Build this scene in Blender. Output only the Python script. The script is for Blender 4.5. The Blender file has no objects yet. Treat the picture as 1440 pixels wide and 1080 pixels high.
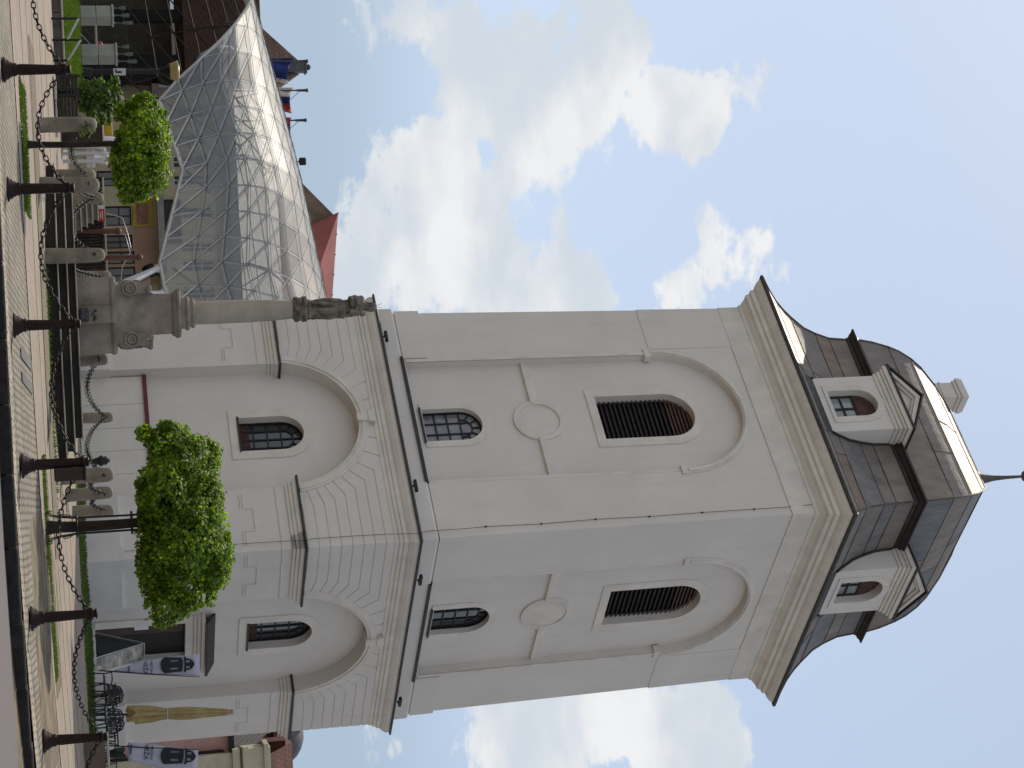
import bpy, bmesh, math, random
from math import sin, cos, pi, radians, sqrt, atan2, tan, asin
from mathutils import Vector, Matrix, noise
from mathutils.geometry import tessellate_polygon
S = bpy.context.scene
COL = S.collection
random.seed(7)

# ------------------------------------------------------------------ camera
F_PX, PITCH, ROLL, EYE = 2602.6, radians(13.111), radians(2.619), 1.0
def ray(w, u):
    a, b = u - 540, w - 720
    x = a * cos(ROLL) + b * sin(ROLL); y = -a * sin(ROLL) + b * cos(ROLL)
    return Vector((x / F_PX, cos(PITCH) - sin(PITCH) * y / F_PX, sin(PITCH) + cos(PITCH) * y / F_PX))
def at(w, u, Y):                      # picture point (w up, u right) at distance Y along the ground
    d = ray(w, u); k = Y / d.y
    return Vector((d.x * k, Y, d.z * k + EYE))
fwd = ray(720, 540).normalized()
right_w = (ray(721, 540) - ray(720, 540)).normalized()      # the picture's long axis points up in the world
up_u = -(ray(720, 541) - ray(720, 540)).normalized()
cam = bpy.data.cameras.new('camera'); co = bpy.data.objects.new('camera', cam); COL.objects.link(co)
cam.sensor_width = 36; cam.lens = F_PX / 1440 * 36; cam.clip_end = 3000; cam.clip_start = .1
m = Matrix((right_w, up_u, -fwd)).transposed().to_4x4(); m.translation = (0, 0, EYE)
co.matrix_world = m
S.camera = co
# ------------------------------------------------------------------ sun, sky, exposure
SUN_AZ, SUN_EL = radians(-24), radians(49)               # azimuth from +Y, negative = to the left
to_sun = Vector((sin(SUN_AZ) * cos(SUN_EL), cos(SUN_AZ) * cos(SUN_EL), sin(SUN_EL)))
sl = bpy.data.lights.new('sun', 'SUN'); so = bpy.data.objects.new('sun', sl); COL.objects.link(so)
sl.energy = 3.9; sl.angle = radians(.6); sl.color = (1, .89, .74)
so.rotation_euler = to_sun.to_track_quat('Z', 'Y').to_euler(); so.location = (0, 0, 60)
S.view_settings.view_transform = 'Standard'; S.view_settings.look = 'None'
S.view_settings.exposure = 0.03; S.view_settings.gamma = 1
W = bpy.data.worlds.new('World'); S.world = W; W.use_nodes = True
nt = W.node_tree; N = nt.nodes; N.clear()
def nn(t, **kw):
    n = N.new(t)
    for k, v in kw.items(): setattr(n, k, v)
    return n
def lk(a, b): nt.links.new(a, b)
def math_n(op, a, b=None, clamp=False):
    n = nn('ShaderNodeMath', operation=op, use_clamp=clamp)
    for i, v in enumerate((a, b)):
        if v is None: continue
        if isinstance(v, (int, float)): n.inputs[i].default_value = v
        else: lk(v, n.inputs[i])
    return n.outputs[0]
out = nn('ShaderNodeOutputWorld'); bg = nn('ShaderNodeBackground')
sky = nn('ShaderNodeTexSky', sky_type='NISHITA', sun_disc=False)
sky.sun_elevation = SUN_EL; sky.sun_rotation = SUN_AZ; sky.air_density = 1.0; sky.dust_density = 1.6; sky.ozone_density = 1.4; sky.altitude = 500
SKY_STRENGTH = .12
bg.inputs['Strength'].default_value = SKY_STRENGTH
tc = nn('ShaderNodeTexCoord'); D = tc.outputs['Generated']
sep = nn('ShaderNodeSeparateXYZ'); lk(D, sep.inputs[0])
# clouds: fractal noise on the direction, gathered where the photo has its cloud banks
mp = nn('ShaderNodeMapping'); lk(D, mp.inputs['Vector']); mp.inputs['Scale'].default_value = (1, 1, 1.75); mp.inputs['Location'].default_value = (.37, .11, .2)
nz = nn('ShaderNodeTexNoise'); lk(mp.outputs[0], nz.inputs['Vector']); nz.inputs['Scale'].default_value = 13; nz.inputs['Detail'].default_value = 9; nz.inputs['Roughness'].default_value = .6; nz.inputs['Distortion'].default_value = .15
banks = [(600, 250, .07, .32), (560, 330, .04, .3), (620, 60, .075, .24), (640, 330, .085, .34), (710, 90, .085, .34), (790, 190, .06, .26), (800, 60, .075, .28), (700, 400, .08, .3), (810, 400, .045, .24), (520, 380, .05, .25), (940, 160, .045, .30), (965, 215, .02, .18), (905, 110, .03, .18),
         (1055, 345, .04, .28), (1090, 375, .03, .26), (1120, 395, .02, .2), (1040, 290, .02, .2), (960, 425, .04, .2), (1020, 320, .03, .2), (1075, 140, .035, .15), (745, 1040, .07, .32), (840, 1010, .05, .34), (960, 1050, .055, .36), (1000, 1000, .035, .28), (640, 1060, .04, .2), (560, 1060, .035, .16), (470, 400, .035, .3), (460, 470, .03, .2), (538, 90, .022, .16), (540, 40, .02, .16)]
acc = None
for (w_, u_, rad_, amp_) in banks:
    d0 = ray(w_, u_).normalized()
    vd = nn('ShaderNodeVectorMath', operation='DISTANCE'); lk(D, vd.inputs[0]); vd.inputs[1].default_value = d0
    mr = nn('ShaderNodeMapRange', interpolation_type='SMOOTHSTEP'); lk(vd.outputs['Value'], mr.inputs[0])
    mr.inputs[1].default_value = rad_ * 1.25; mr.inputs[2].default_value = 0; mr.inputs[3].default_value = 0; mr.inputs[4].default_value = amp_
    acc = mr.outputs[0] if acc is None else math_n('MAXIMUM', acc, mr.outputs[0])
# unseen parts of the sky get added broken cloud, shaped to tone the walls
nz2 = nn('ShaderNodeTexNoise'); lk(mp.outputs[0], nz2.inputs['Vector']); nz2.inputs['Scale'].default_value = 1.3; nz2.inputs['Detail'].default_value = 2
front = nn('ShaderNodeMapRange', interpolation_type='SMOOTHSTEP'); lk(sep.outputs['Y'], front.inputs[0])
front.inputs[1].default_value = .8; front.inputs[2].default_value = .5; front.inputs[3].default_value = 0; front.inputs[4].default_value = .56
other = math_n('MULTIPLY', math_n('MULTIPLY', front.outputs[0], nz2.outputs['Fac']), math_n('ADD', .78, math_n('MULTIPLY', sep.outputs['X'], -.14)))
acc = math_n('ADD', acc, other)
cov = math_n('ADD', math_n('MULTIPLY', math_n('SUBTRACT', nz.outputs['Fac'], .5), 2.1), math_n('SUBTRACT', math_n('MULTIPLY', acc, 2.85), .42))
mask = nn('ShaderNodeMapRange', interpolation_type='SMOOTHSTEP'); lk(cov, mask.inputs[0])
mask.inputs[1].default_value = .03; mask.inputs[2].default_value = .2
# cloud shading: thick parts seen from below are greyer
nz3 = nn('ShaderNodeTexNoise'); mp3 = nn('ShaderNodeMapping'); lk(D, mp3.inputs['Vector']); mp3.inputs['Location'].default_value = (.1, .2, .035); mp3.inputs['Scale'].default_value = (1, 1, 2)
lk(mp3.outputs[0], nz3.inputs['Vector']); nz3.inputs['Scale'].default_value = 10; nz3.inputs['Detail'].default_value = 6
shade = nn('ShaderNodeMapRange', interpolation_type='SMOOTHSTEP'); lk(nz3.outputs['Fac'], shade.inputs[0]); shade.inputs[1].default_value = .36; shade.inputs[2].default_value = .6
ccol = nn('ShaderNodeMix', data_type='RGBA'); lk(shade.outputs[0], ccol.inputs['Factor'])
ccol.inputs['A'].default_value = (5.3, 5.75, 6.25, 1); ccol.inputs['B'].default_value = (7.3, 7.3, 7.3, 1)
# pale veil low over the horizon
veil = nn('ShaderNodeMapRange', interpolation_type='SMOOTHSTEP'); lk(sep.outputs['Z'], veil.inputs[0]); veil.inputs[1].default_value = .24; veil.inputs[2].default_value = .12; veil.inputs[3].default_value = .0; veil.inputs[4].default_value = .75
skyt = nn('ShaderNodeMix', data_type='RGBA'); fs = nn('ShaderNodeMapRange', interpolation_type='SMOOTHSTEP'); lk(math_n('ADD', math_n('MULTIPLY', sep.outputs['Y'], .8), math_n('MULTIPLY', sep.outputs['X'], -.25)), fs.inputs[0]); fs.inputs[1].default_value = -.1; fs.inputs[2].default_value = .7; fs.inputs[3].default_value = .0; fs.inputs[4].default_value = .6; lk(fs.outputs[0], skyt.inputs['Factor']); lk(sky.outputs[0], skyt.inputs['A']); skyt.inputs['B'].default_value = (4.95, 5.75, 6.9, 1)
vm = nn('ShaderNodeMix', data_type='RGBA'); lk(veil.outputs[0], vm.inputs['Factor']); lk(skyt.outputs['Result'], vm.inputs['A']); vm.inputs['B'].default_value = (2.9, 3.75, 4.85, 1)
cm = nn('ShaderNodeMix', data_type='RGBA'); lk(math_n('MULTIPLY', mask.outputs[0], .95), cm.inputs['Factor']); lk(vm.outputs['Result'], cm.inputs['A']); lk(ccol.outputs['Result'], cm.inputs['B'])
lk(cm.outputs['Result'], bg.inputs['Color']); lk(bg.outputs[0], out.inputs[0])

# ------------------------------------------------------------------ helpers
def tag(o, label=None, cat=None, group=None, kind=None):
    if label: o['label'] = label
    if cat: o['category'] = cat
    if group: o['group'] = group
    if kind: o['kind'] = kind
    return o
def thing(name, loc, label, cat, rz=0, group=None):
    o = bpy.data.objects.new(name, None); COL.objects.link(o); o.location = loc; o.rotation_euler = (0, 0, rz); o.empty_display_size = .2
    return tag(o, label, cat, group)
def copy_tree(o, parent=None):
    c = o.copy(); COL.objects.link(c)
    if parent: c.parent = parent
    for ch in list(o.children): copy_tree(ch, c)
    return c
class MB:
    def __init__(s): s.v = []; s.f = []; s.sm = []
    def add(s, vs, fs, smooth=False):
        b = len(s.v); s.v += [tuple(p) for p in vs]
        s.f += [tuple(i + b for i in f) for f in fs]; s.sm += [smooth] * len(fs)
    def box(s, c, d, rz=0, M=None):
        x, y, z = (q / 2 for q in d); P = []
        R = Matrix.Rotation(rz, 3, 'Z') if M is None else M
        for sz in (-1, 1):
            for sx, sy in ((-1, -1), (1, -1), (1, 1), (-1, 1)): P.append(Vector(c) + R @ Vector((sx * x, sy * y, sz * z)))
        s.add(P, [(3, 2, 1, 0), (4, 5, 6, 7), (0, 1, 5, 4), (1, 2, 6, 5), (2, 3, 7, 6), (3, 0, 4, 7)])
    def bevel_box(s, c, d, b=.02, rz=0):
        x, y, z = (q / 2 for q in d); R = Matrix.Rotation(rz, 3, 'Z'); rings = []
        for (ins, zz) in ((b, -z), (0, -z + b), (0, z - b), (b, z)):
            X, Y = x - ins, y - ins; bb = b
            ring = [(-X + bb, -Y), (X - bb, -Y), (X, -Y + bb), (X, Y - bb), (X - bb, Y), (-X + bb, Y), (-X, Y - bb), (-X, -Y + bb)]
            rings.append([Vector(c) + R @ Vector((p[0], p[1], zz)) for p in ring])
        s.loft(rings, caps=True)
    def loft(s, rings, caps=False, closed=True, smooth=False):
        n = len(rings[0]); V = [p for r in rings for p in r]; Fc = []
        for i in range(len(rings) - 1):
            for j in range(n if closed else n - 1):
                a = i * n + j; b = i * n + (j + 1) % n; Fc.append((a, b, b + n, a + n))
        s.add(V, Fc, smooth)
        if caps:
            s.add(rings[0], [tuple(range(n))[::-1]]); s.add(rings[-1], [tuple(range(n))])
    def lathe(s, prof, c=(0, 0, 0), n=24, smooth=True, caps=True, ph=0):
        rings = [[(c[0] + r * cos(2 * pi * k / n + ph), c[1] + r * sin(2 * pi * k / n + ph), c[2] + z) for k in range(n)] for r, z in prof]
        s.loft(rings, caps, True, smooth)
    def tube(s, pts, r, n=8, smooth=True, caps=True):
        pts = [Vector(p) for p in pts]; rings = []; prev = None
        for i, p in enumerate(pts):
            t = (pts[min(i + 1, len(pts) - 1)] - pts[max(i - 1, 0)]).normalized()
            ref = prev if prev is not None else (Vector((0, 0, 1)) if abs(t.z) < .9 else Vector((1, 0, 0)))
            a = t.cross(ref)
            if a.length < 1e-5: a = t.cross(Vector((0, 1, 0)))
            a.normalize(); b = a.cross(t).normalized(); prev = b
            rr = r[i] if isinstance(r, (list, tuple)) else r
            rings.append([p + a * (rr * cos(2 * pi * k / n)) + b * (rr * sin(2 * pi * k / n)) for k in range(n)])
        s.loft(rings, caps, True, smooth)
    def torus(s, c, R, r, A, B, n=12, m=6, sx=1.0):       # ring in plane of A,B
        A = Vector(A).normalized(); B = Vector(B).normalized(); C = A.cross(B); rings = []
        for i in range(n):
            a = 2 * pi * i / n; dirn = A * cos(a) * sx + B * sin(a); rad = (A * cos(a) + B * sin(a)).normalized(); p = Vector(c) + dirn * R
            rings.append([p + rad * (r * cos(2 * pi * k / m)) + C * (r * sin(2 * pi * k / m)) for k in range(m)])
        rings.append(rings[0]); s.loft(rings, False, True, True)
    def poly(s, pts2, fn, holes=()):                        # filled polygon with holes, fn maps 2D -> 3D
        loops = [pts2] + list(holes); flat = [p for l in loops for p in l]
        tris = tessellate_polygon([[Vector((p[0], p[1], 0)) for p in l] for l in loops])
        s.add([fn(*p) for p in flat], [tuple(t) for t in tris])
    def ext(s, pts2, f0, f1, holes=(), back=False):         # extruded polygon between two maps
        s.poly(pts2, f1, holes)
        if back: s.poly(pts2, f0, holes)
        for l in [pts2] + list(holes):
            n = len(l); s.add([f0(*p) for p in l] + [f1(*p) for p in l], [(i, (i + 1) % n, (i + 1) % n + n, i + n) for i in range(n)])
    def sphere(s, c, r, nu=12, nv=8, M=None):
        rx, ry, rz = r if isinstance(r, (tuple, list)) else (r, r, r); rings = []
        for j in range(nv + 1):
            th = pi * j / nv; sr = max(sin(th), 1e-3)
            ring = [Vector((rx * sr * cos(2 * pi * i / nu), ry * sr * sin(2 * pi * i / nu), -rz * cos(th))) for i in range(nu)]
            rings.append([Vector(c) + (M @ p if M else p) for p in ring])
        s.loft(rings, True, True, True)
    def build(s, name, mat, parent=None, kind=None):
        me = bpy.data.meshes.new(name); me.from_pydata(s.v, [], s.f)
        me.polygons.foreach_set('use_smooth', s.sm); me.materials.append(mat)
        bm = bmesh.new(); bm.from_mesh(me); bmesh.ops.recalc_face_normals(bm, faces=bm.faces); bm.to_mesh(me); bm.free(); me.update()
        o = bpy.data.objects.new(name, me); COL.objects.link(o)
        if parent: o.parent = parent
        if kind: o['kind'] = kind
        return o

MATS = {}
def mat(name, col, rough=.8, metal=0., var=.12, scale=3., bump=0., bscale=40., spec=.3, col2=None, detail=5, stretch=(1, 1, 1), streak=0.):
    if name in MATS: return MATS[name]
    M = bpy.data.materials.new(name); M.use_nodes = True; t = M.node_tree; b = t.nodes['Principled BSDF']
    b.inputs['Roughness'].default_value = rough; b.inputs['Metallic'].default_value = metal; b.inputs['Specular IOR Level'].default_value = spec
    tcn = t.nodes.new('ShaderNodeTexCoord'); mpn = t.nodes.new('ShaderNodeMapping'); mpn.inputs['Scale'].default_value = stretch
    t.links.new(tcn.outputs['Object'], mpn.inputs[0])
    n = t.nodes.new('ShaderNodeTexNoise'); n.inputs['Scale'].default_value = scale; n.inputs['Detail'].default_value = detail; n.inputs['Roughness'].default_value = .62
    t.links.new(mpn.outputs[0], n.inputs['Vector'])
    r = t.nodes.new('ShaderNodeValToRGB'); c2 = col2 or tuple(max(0, c * (1 - var * 2)) for c in col); c1 = col if col2 else tuple(min(1, c * (1 + var)) for c in col)
    r.color_ramp.elements[0].position = .32; r.color_ramp.elements[1].position = .68
    r.color_ramp.elements[0].color = (*c2, 1); r.color_ramp.elements[1].color = (*c1, 1)
    t.links.new(n.outputs['Fac'], r.inputs[0]); t.links.new(r.outputs[0], b.inputs['Base Color'])
    if bump:
        n2 = t.nodes.new('ShaderNodeTexNoise'); n2.inputs['Scale'].default_value = bscale; n2.inputs['Detail'].default_value = 4
        t.links.new(tcn.outputs['Object'], n2.inputs['Vector'])
        bp = t.nodes.new('ShaderNodeBump'); bp.inputs['Strength'].default_value = bump; bp.inputs['Distance'].default_value = .02
        t.links.new(n2.outputs['Fac'], bp.inputs['Height']); t.links.new(bp.outputs[0], b.inputs['Normal'])
    MATS[name] = M; return M
def brickmat(name, c1, c2, mortar, bw, bh, msize=.012, rot=0., rough=.85, offset=.5, bump=.5, nvar=.25, nscale=1.2):
    M = bpy.data.materials.new(name); M.use_nodes = True; t = M.node_tree; b = t.nodes['Principled BSDF']; b.inputs['Roughness'].default_value = rough; b.inputs['Specular IOR Level'].default_value = .25
    tcn = t.nodes.new('ShaderNodeTexCoord'); mpn = t.nodes.new('ShaderNodeMapping'); mpn.inputs['Rotation'].default_value = (0, 0, rot); t.links.new(tcn.outputs['Object'], mpn.inputs[0])
    w = t.nodes.new('ShaderNodeTexNoise'); w.inputs['Scale'].default_value = 1.4; t.links.new(tcn.outputs['Object'], w.inputs['Vector'])
    mx0 = t.nodes.new('ShaderNodeVectorMath'); mx0.operation = 'MULTIPLY_ADD'; t.links.new(w.outputs['Color'], mx0.inputs[0]); mx0.inputs[1].default_value = (.06, .06, 0); t.links.new(mpn.outputs[0], mx0.inputs[2])
    br = t.nodes.new('ShaderNodeTexBrick'); t.links.new(mx0.outputs[0], br.inputs['Vector']); br.offset = offset
    br.inputs['Color1'].default_value = (*c1, 1); br.inputs['Color2'].default_value = (*c2, 1); br.inputs['Mortar'].default_value = (*mortar, 1)
    br.inputs['Scale'].default_value = 1; br.inputs['Mortar Size'].default_value = msize; br.inputs['Brick Width'].default_value = bw; br.inputs['Row Height'].default_value = bh; br.inputs['Bias'].default_value = 0
    n = t.nodes.new('ShaderNodeTexNoise'); n.inputs['Scale'].default_value = nscale; n.inputs['Detail'].default_value = 8; t.links.new(tcn.outputs['Object'], n.inputs['Vector'])
    rm = t.nodes.new('ShaderNodeMapRange'); rm.inputs[1].default_value = .3; rm.inputs[2].default_value = .7; rm.inputs[3].default_value = 1 - nvar; rm.inputs[4].default_value = 1 + nvar; t.links.new(n.outputs['Fac'], rm.inputs[0])
    mx = t.nodes.new('ShaderNodeVectorMath'); mx.operation = 'SCALE'; t.links.new(br.outputs['Color'], mx.inputs[0]); t.links.new(rm.outputs[0], mx.inputs['Scale']); t.links.new(mx.outputs[0], b.inputs['Base Color'])
    bp = t.nodes.new('ShaderNodeBump'); bp.inputs['Strength'].default_value = bump; bp.inputs['Distance'].default_value = .03; bp.invert = True
    t.links.new(br.outputs['Fac'], bp.inputs['Height']); t.links.new(bp.outputs[0], b.inputs['Normal'])
    return M
def leafmat(name, cols, trans=.45):
    M = bpy.data.materials.new(name); M.use_nodes = True; t = M.node_tree; b = t.nodes['Principled BSDF']; o = t.nodes['Material Output']
    g = t.nodes.new('ShaderNodeNewGeometry'); r = t.nodes.new('ShaderNodeValToRGB'); t.links.new(g.outputs['Random Per Island'], r.inputs[0])
    els = r.color_ramp.elements
    while len(els) < len(cols): els.new(.5)
    for i, c in enumerate(cols): els[i].position = i / (len(cols) - 1); els[i].color = (*c, 1)
    t.links.new(r.outputs[0], b.inputs['Base Color']); b.inputs['Roughness'].default_value = .55; b.inputs['Specular IOR Level'].default_value = .25
    tr = t.nodes.new('ShaderNodeBsdfTranslucent'); sc = t.nodes.new('ShaderNodeVectorMath'); sc.operation = 'MULTIPLY'; sc.inputs[1].default_value = (2.0, 2.3, .8)
    t.links.new(r.outputs[0], sc.inputs[0]); t.links.new(sc.outputs[0], tr.inputs['Color'])
    mx = t.nodes.new('ShaderNodeMixShader'); mx.inputs[0].default_value = trans; t.links.new(b.outputs[0], mx.inputs[1]); t.links.new(tr.outputs[0], mx.inputs[2]); t.links.new(mx.outputs[0], o.inputs[0])
    return M
def glassmat(name, tint, fac, rough=.08, body=(.55, .6, .64)):
    M = bpy.data.materials.new(name); M.use_nodes = True; t = M.node_tree; b = t.nodes['Principled BSDF']; o = t.nodes['Material Output']
    g = t.nodes.new('ShaderNodeNewGeometry'); rr = t.nodes.new('ShaderNodeMapRange'); t.links.new(g.outputs['Random Per Island'], rr.inputs[0]); rr.inputs[3].default_value = .9; rr.inputs[4].default_value = 1.08
    cs = t.nodes.new('ShaderNodeVectorMath'); cs.operation = 'SCALE'; cs.inputs[0].default_value = body; t.links.new(rr.outputs[0], cs.inputs['Scale']); t.links.new(cs.outputs[0], b.inputs['Base Color'])
    b.inputs['Roughness'].default_value = rough; b.inputs['Specular IOR Level'].default_value = .6
    tr = t.nodes.new('ShaderNodeBsdfTransparent'); tr.inputs[0].default_value = (*tint, 1)
    mx = t.nodes.new('ShaderNodeMixShader'); mx.inputs[0].default_value = fac; t.links.new(tr.outputs[0], mx.inputs[1]); t.links.new(b.outputs[0], mx.inputs[2]); t.links.new(mx.outputs[0], o.inputs[0])
    return M

PLASTER = mat('plaster_white', (.645, .61, .57), .9, var=.03, scale=.6, bump=.14, bscale=26, spec=.15, detail=9)
def streaks(M):
    t = M.node_tree; b = t.nodes['Principled BSDF']; L = t.links.new; src = b.inputs['Base Color'].links[0].from_socket
    tcn = t.nodes.new('ShaderNodeTexCoord'); mpn = t.nodes.new('ShaderNodeMapping'); mpn.inputs['Scale'].default_value = (2.6, 2.6, .16); L(tcn.outputs['Object'], mpn.inputs[0])
    n = t.nodes.new('ShaderNodeTexNoise'); n.inputs['Scale'].default_value = 1.5; n.inputs['Detail'].default_value = 7; n.inputs['Roughness'].default_value = .65; L(mpn.outputs[0], n.inputs['Vector'])
    r1 = t.nodes.new('ShaderNodeMapRange'); r1.inputs[1].default_value = .52; r1.inputs[2].default_value = .78; r1.inputs[3].default_value = 0; r1.inputs[4].default_value = .16; L(n.outputs['Fac'], r1.inputs[0])
    n2 = t.nodes.new('ShaderNodeTexNoise'); n2.inputs['Scale'].default_value = 1.1; n2.inputs['Detail'].default_value = 6; L(tcn.outputs['Object'], n2.inputs['Vector'])
    sp_ = t.nodes.new('ShaderNodeSeparateXYZ'); L(tcn.outputs['Object'], sp_.inputs[0])
    r2 = t.nodes.new('ShaderNodeMapRange'); r2.inputs[1].default_value = 3.0; r2.inputs[2].default_value = .8; r2.inputs[3].default_value = 0; r2.inputs[4].default_value = .9; L(sp_.outputs['Z'], r2.inputs[0])
    mu = t.nodes.new('ShaderNodeMath'); mu.operation = 'MULTIPLY'; L(r2.outputs[0], mu.inputs[0]); r3 = t.nodes.new('ShaderNodeMapRange'); r3.inputs[1].default_value = .42; r3.inputs[2].default_value = .7; r3.inputs[4].default_value = .4; L(n2.outputs['Fac'], r3.inputs[0]); L(r3.outputs[0], mu.inputs[1])
    ad = t.nodes.new('ShaderNodeMath'); ad.operation = 'ADD'; ad.use_clamp = True; L(r1.outputs[0], ad.inputs[0]); L(mu.outputs[0], ad.inputs[1])
    mx = t.nodes.new('ShaderNodeMix'); mx.data_type = 'RGBA'; L(ad.outputs[0], mx.inputs['Factor']); L(src, mx.inputs['A']); mx.inputs['B'].default_value = (.36, .32, .25, 1); L(mx.outputs['Result'], b.inputs['Base Color'])
streaks(PLASTER)
PLASTER_TRIM = mat('plaster_trim', (.655, .615, .56), .9, var=.06, scale=1.5, bump=.06, spec=.15)
PLINTH = mat('plinth_paint', (.60, .575, .54), .85, var=.06, scale=1.1, bump=.1, spec=.2)
DARKMETAL = mat('dark_flashing', (.055, .048, .045), .5, .5, var=.2, scale=6)
ROOFM = mat('lead_seam', (.11, .095, .085), .6, .4, var=.2, scale=5)
IRON_RED = mat('red_brown_iron', (.024, .0095, .0085), .6, .05, var=.25, scale=12, bump=.2, bscale=60, spec=.2)
IRON_BLACK = mat('black_iron', (.014, .014, .015), .5, .3, var=.2, scale=20, spec=.4)
CHAIN_M = mat('chain_steel', (.016, .015, .015), .55, .3, var=.3, scale=20)
STONE = mat('grey_stone', (.30, .26, .215), .92, var=.25, scale=2.2, bump=.5, bscale=25, col2=(.16, .14, .12), spec=.15)
STONE_POST = mat('post_stone', (.30, .26, .205), .9, scale=2.2, bump=.5, bscale=30, col2=(.14, .12, .095), spec=.15)
STEP_SHADED = mat('step_stone_shaded', (.042, .038, .034), .9, scale=1.5, bump=.4, bscale=20, col2=(.018, .016, .015), spec=.15)  # backlit shade of the risers put into a near-black colour
TREAD_LIT = mat('tread_stone_lit', (.30, .28, .245), .85, scale=2, bump=.3, bscale=30, col2=(.18, .165, .145), spec=.2)  # same stone, paler: the sunlit tread edges put into the colour
STATUE_M = mat('dark_sandstone', (.25, .22, .18), .95, scale=5, bump=.6, bscale=22, col2=(.075, .066, .056), spec=.1)
COLUMN_M = mat('pale_column_stone', (.40, .36, .30), .9, scale=1.6, bump=.35, bscale=30, col2=(.28, .25, .205), spec=.15)
BARK = mat('bark', (.035, .027, .021), .95, var=.3, scale=9, bump=.8, bscale=25, stretch=(1, 1, .25))
GLASS_DARK = mat('old_window_glass', (.03, .036, .038), .06, 0, var=.3, scale=1.5, spec=.9)
GLASS_PALE = mat('sky_reflection_glass', (.24, .23, .26), .1, 0, scale=1.8, spec=.8, col2=(.10, .10, .12))  # bright sky reflection put into the pane colour
LEAD = mat('lead_came', (.025, .025, .027), .5, .3)
LOUVRE_DARK = mat('louvre_dark', (.028, .022, .022), .6, var=.2, scale=6)
LOUVRE_BROWN = mat('louvre_brown', (.10, .055, .045), .6, var=.2, scale=6)
WOODDARK = mat('dark_wood', (.045, .034, .027), .75, var=.3, scale=5, bump=.3, stretch=(1, 6, 1))
STEELW = mat('white_tube_steel', (.55, .56, .57), .4, .2, var=.05)
GALV = mat('galvanised_steel', (.34, .36, .38), .4, .6, var=.1)
# ------------------------------------------------------------------ ground
def g(x, y):
    yy = min(max(y, 26.4), 55)
    return .07 + .034 * (yy - 28.5) + .002 * max(0, min(x, 10)) ** 2 * (1 if yy < 40 else max(0, 1 - (yy - 40) / 12))
def sheet(name, y0, y1, x0, x1, mt, off, nx=40, ny=10, kind='structure'):
    mb = MB(); V = []
    for j in range(ny + 1):
        for i in range(nx + 1):
            x = x0 + (x1 - x0) * i / nx; a, b = y0(x), y1(x); y = a + (b - a) * j / ny
            V.append((x, y, g(x, y) + off))
    mb.add(V, [(j * (nx + 1) + i, j * (nx + 1) + i + 1, (j + 1) * (nx + 1) + i + 1, (j + 1) * (nx + 1) + i) for j in range(ny) for i in range(nx)], True)
    return mb.build(name, mt, None, kind)
def kerb_y(x): return 26.75 + .10 * x + .022 * max(0, x) ** 2
def cob_y(x): return 32.6 + .25 * x + (.0 if x < 0 else .02 * x)
ASPHALT = mat('asphalt', (.165, .15, .152), .95, var=.12, scale=60, bump=.6, bscale=120, spec=.2)
COBBLE = brickmat('small_setts', (.29, .265, .215), (.20, .182, .15), (.075, .065, .05), .13, .12, .018, radians(32), bump=.9, nvar=.22)
SETT_ROW = brickmat('kerb_setts', (.36, .31, .235), (.28, .24, .18), (.09, .075, .055), .22, .2, .016, radians(6), bump=.9, nvar=.25)
PATH = brickmat('path_slabs', (.245, .204, .168), (.228, .188, .155), (.18, .15, .125), .6, .42, .01, radians(5), bump=.25, nvar=.12)
PATH_PALE = brickmat('pale_path_strip', (.285, .245, .2), (.265, .225, .185), (.17, .145, .12), .5, .5, .01, 0, bump=.3, nvar=.12)
SLAB_DARK = brickmat('grey_slabs', (.13, .125, .125), (.11, .107, .107), (.08, .075, .07), .5, .3, .01, 0, bump=.3)
EARTH = mat('earth', (.16, .13, .09), .95, var=.3, scale=2, bump=.5)
gm = MB(); ex = [-500, -200, -90, -40, -25, -15, -8, 0, 8, 15, 25, 40, 90, 200, 500]; ey = [-30, 0, 20, 26.4, 30, 36, 42, 48, 55, 60, 80, 120, 250, 700]
V = [(x, y, g(x, y) - .02 - (.25 if y < 26.5 else 0)) for y in ey for x in ex]
gm.add(V, [(j * 15 + i, j * 15 + i + 1, (j + 1) * 15 + i + 1, (j + 1) * 15 + i) for j in range(13) for i in range(14)])
gm.build('ground', EARTH, None, 'structure')
rd = MB(); rx = [-60 + 2 * i for i in range(61)]
V = []
for x in rx: V += [(x, kerb_y(min(max(x, -20), 12)) + .0, g(x, 27) - .17), (x, kerb_y(min(max(x, -20), 12)) - 4, g(x, 27) - .2), (x, -25, g(x, 27) - .3)]
rd.add(V, [(3 * i + j, 3 * i + 3 + j, 3 * i + 4 + j, 3 * i + 1 + j) for i in range(60) for j in range(2)], True)
rd.build('road', ASPHALT, None, 'structure')
# kerb stones: one long kerb cut in blocks
kb = MB(); x = -22.0
while x < 13.5:
    L = random.uniform(.85, 1.1); xm = x + L / 2; sl_ = atan2(kerb_y(xm + .3) - kerb_y(xm - .3), .6)
    kb.bevel_box((xm, kerb_y(xm) + .13, g(xm, 27) - .09 + random.uniform(-.006, .006)), (L / cos(sl_) - .02, .26, .2), .02, sl_); x += L
kb.build('kerb', mat('kerb_granite', (.026, .024, .025), .9, var=.25, scale=5, bump=.5, bscale=40), None, 'structure')
sheet('sett_border', lambda x: kerb_y(x) + .24, lambda x: kerb_y(x) + .85, -22, 13.5, SETT_ROW, .006, 40, 2)
sheet('pavement', lambda x: kerb_y(x) + .8, lambda x: cob_y(x) + .3, -22, 13.5, COBBLE, .002, 40, 8)
sheet('path', lambda x: cob_y(x), lambda x: 53 + 0 * x, -30, 20, PATH, .008, 50, 24)
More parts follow.
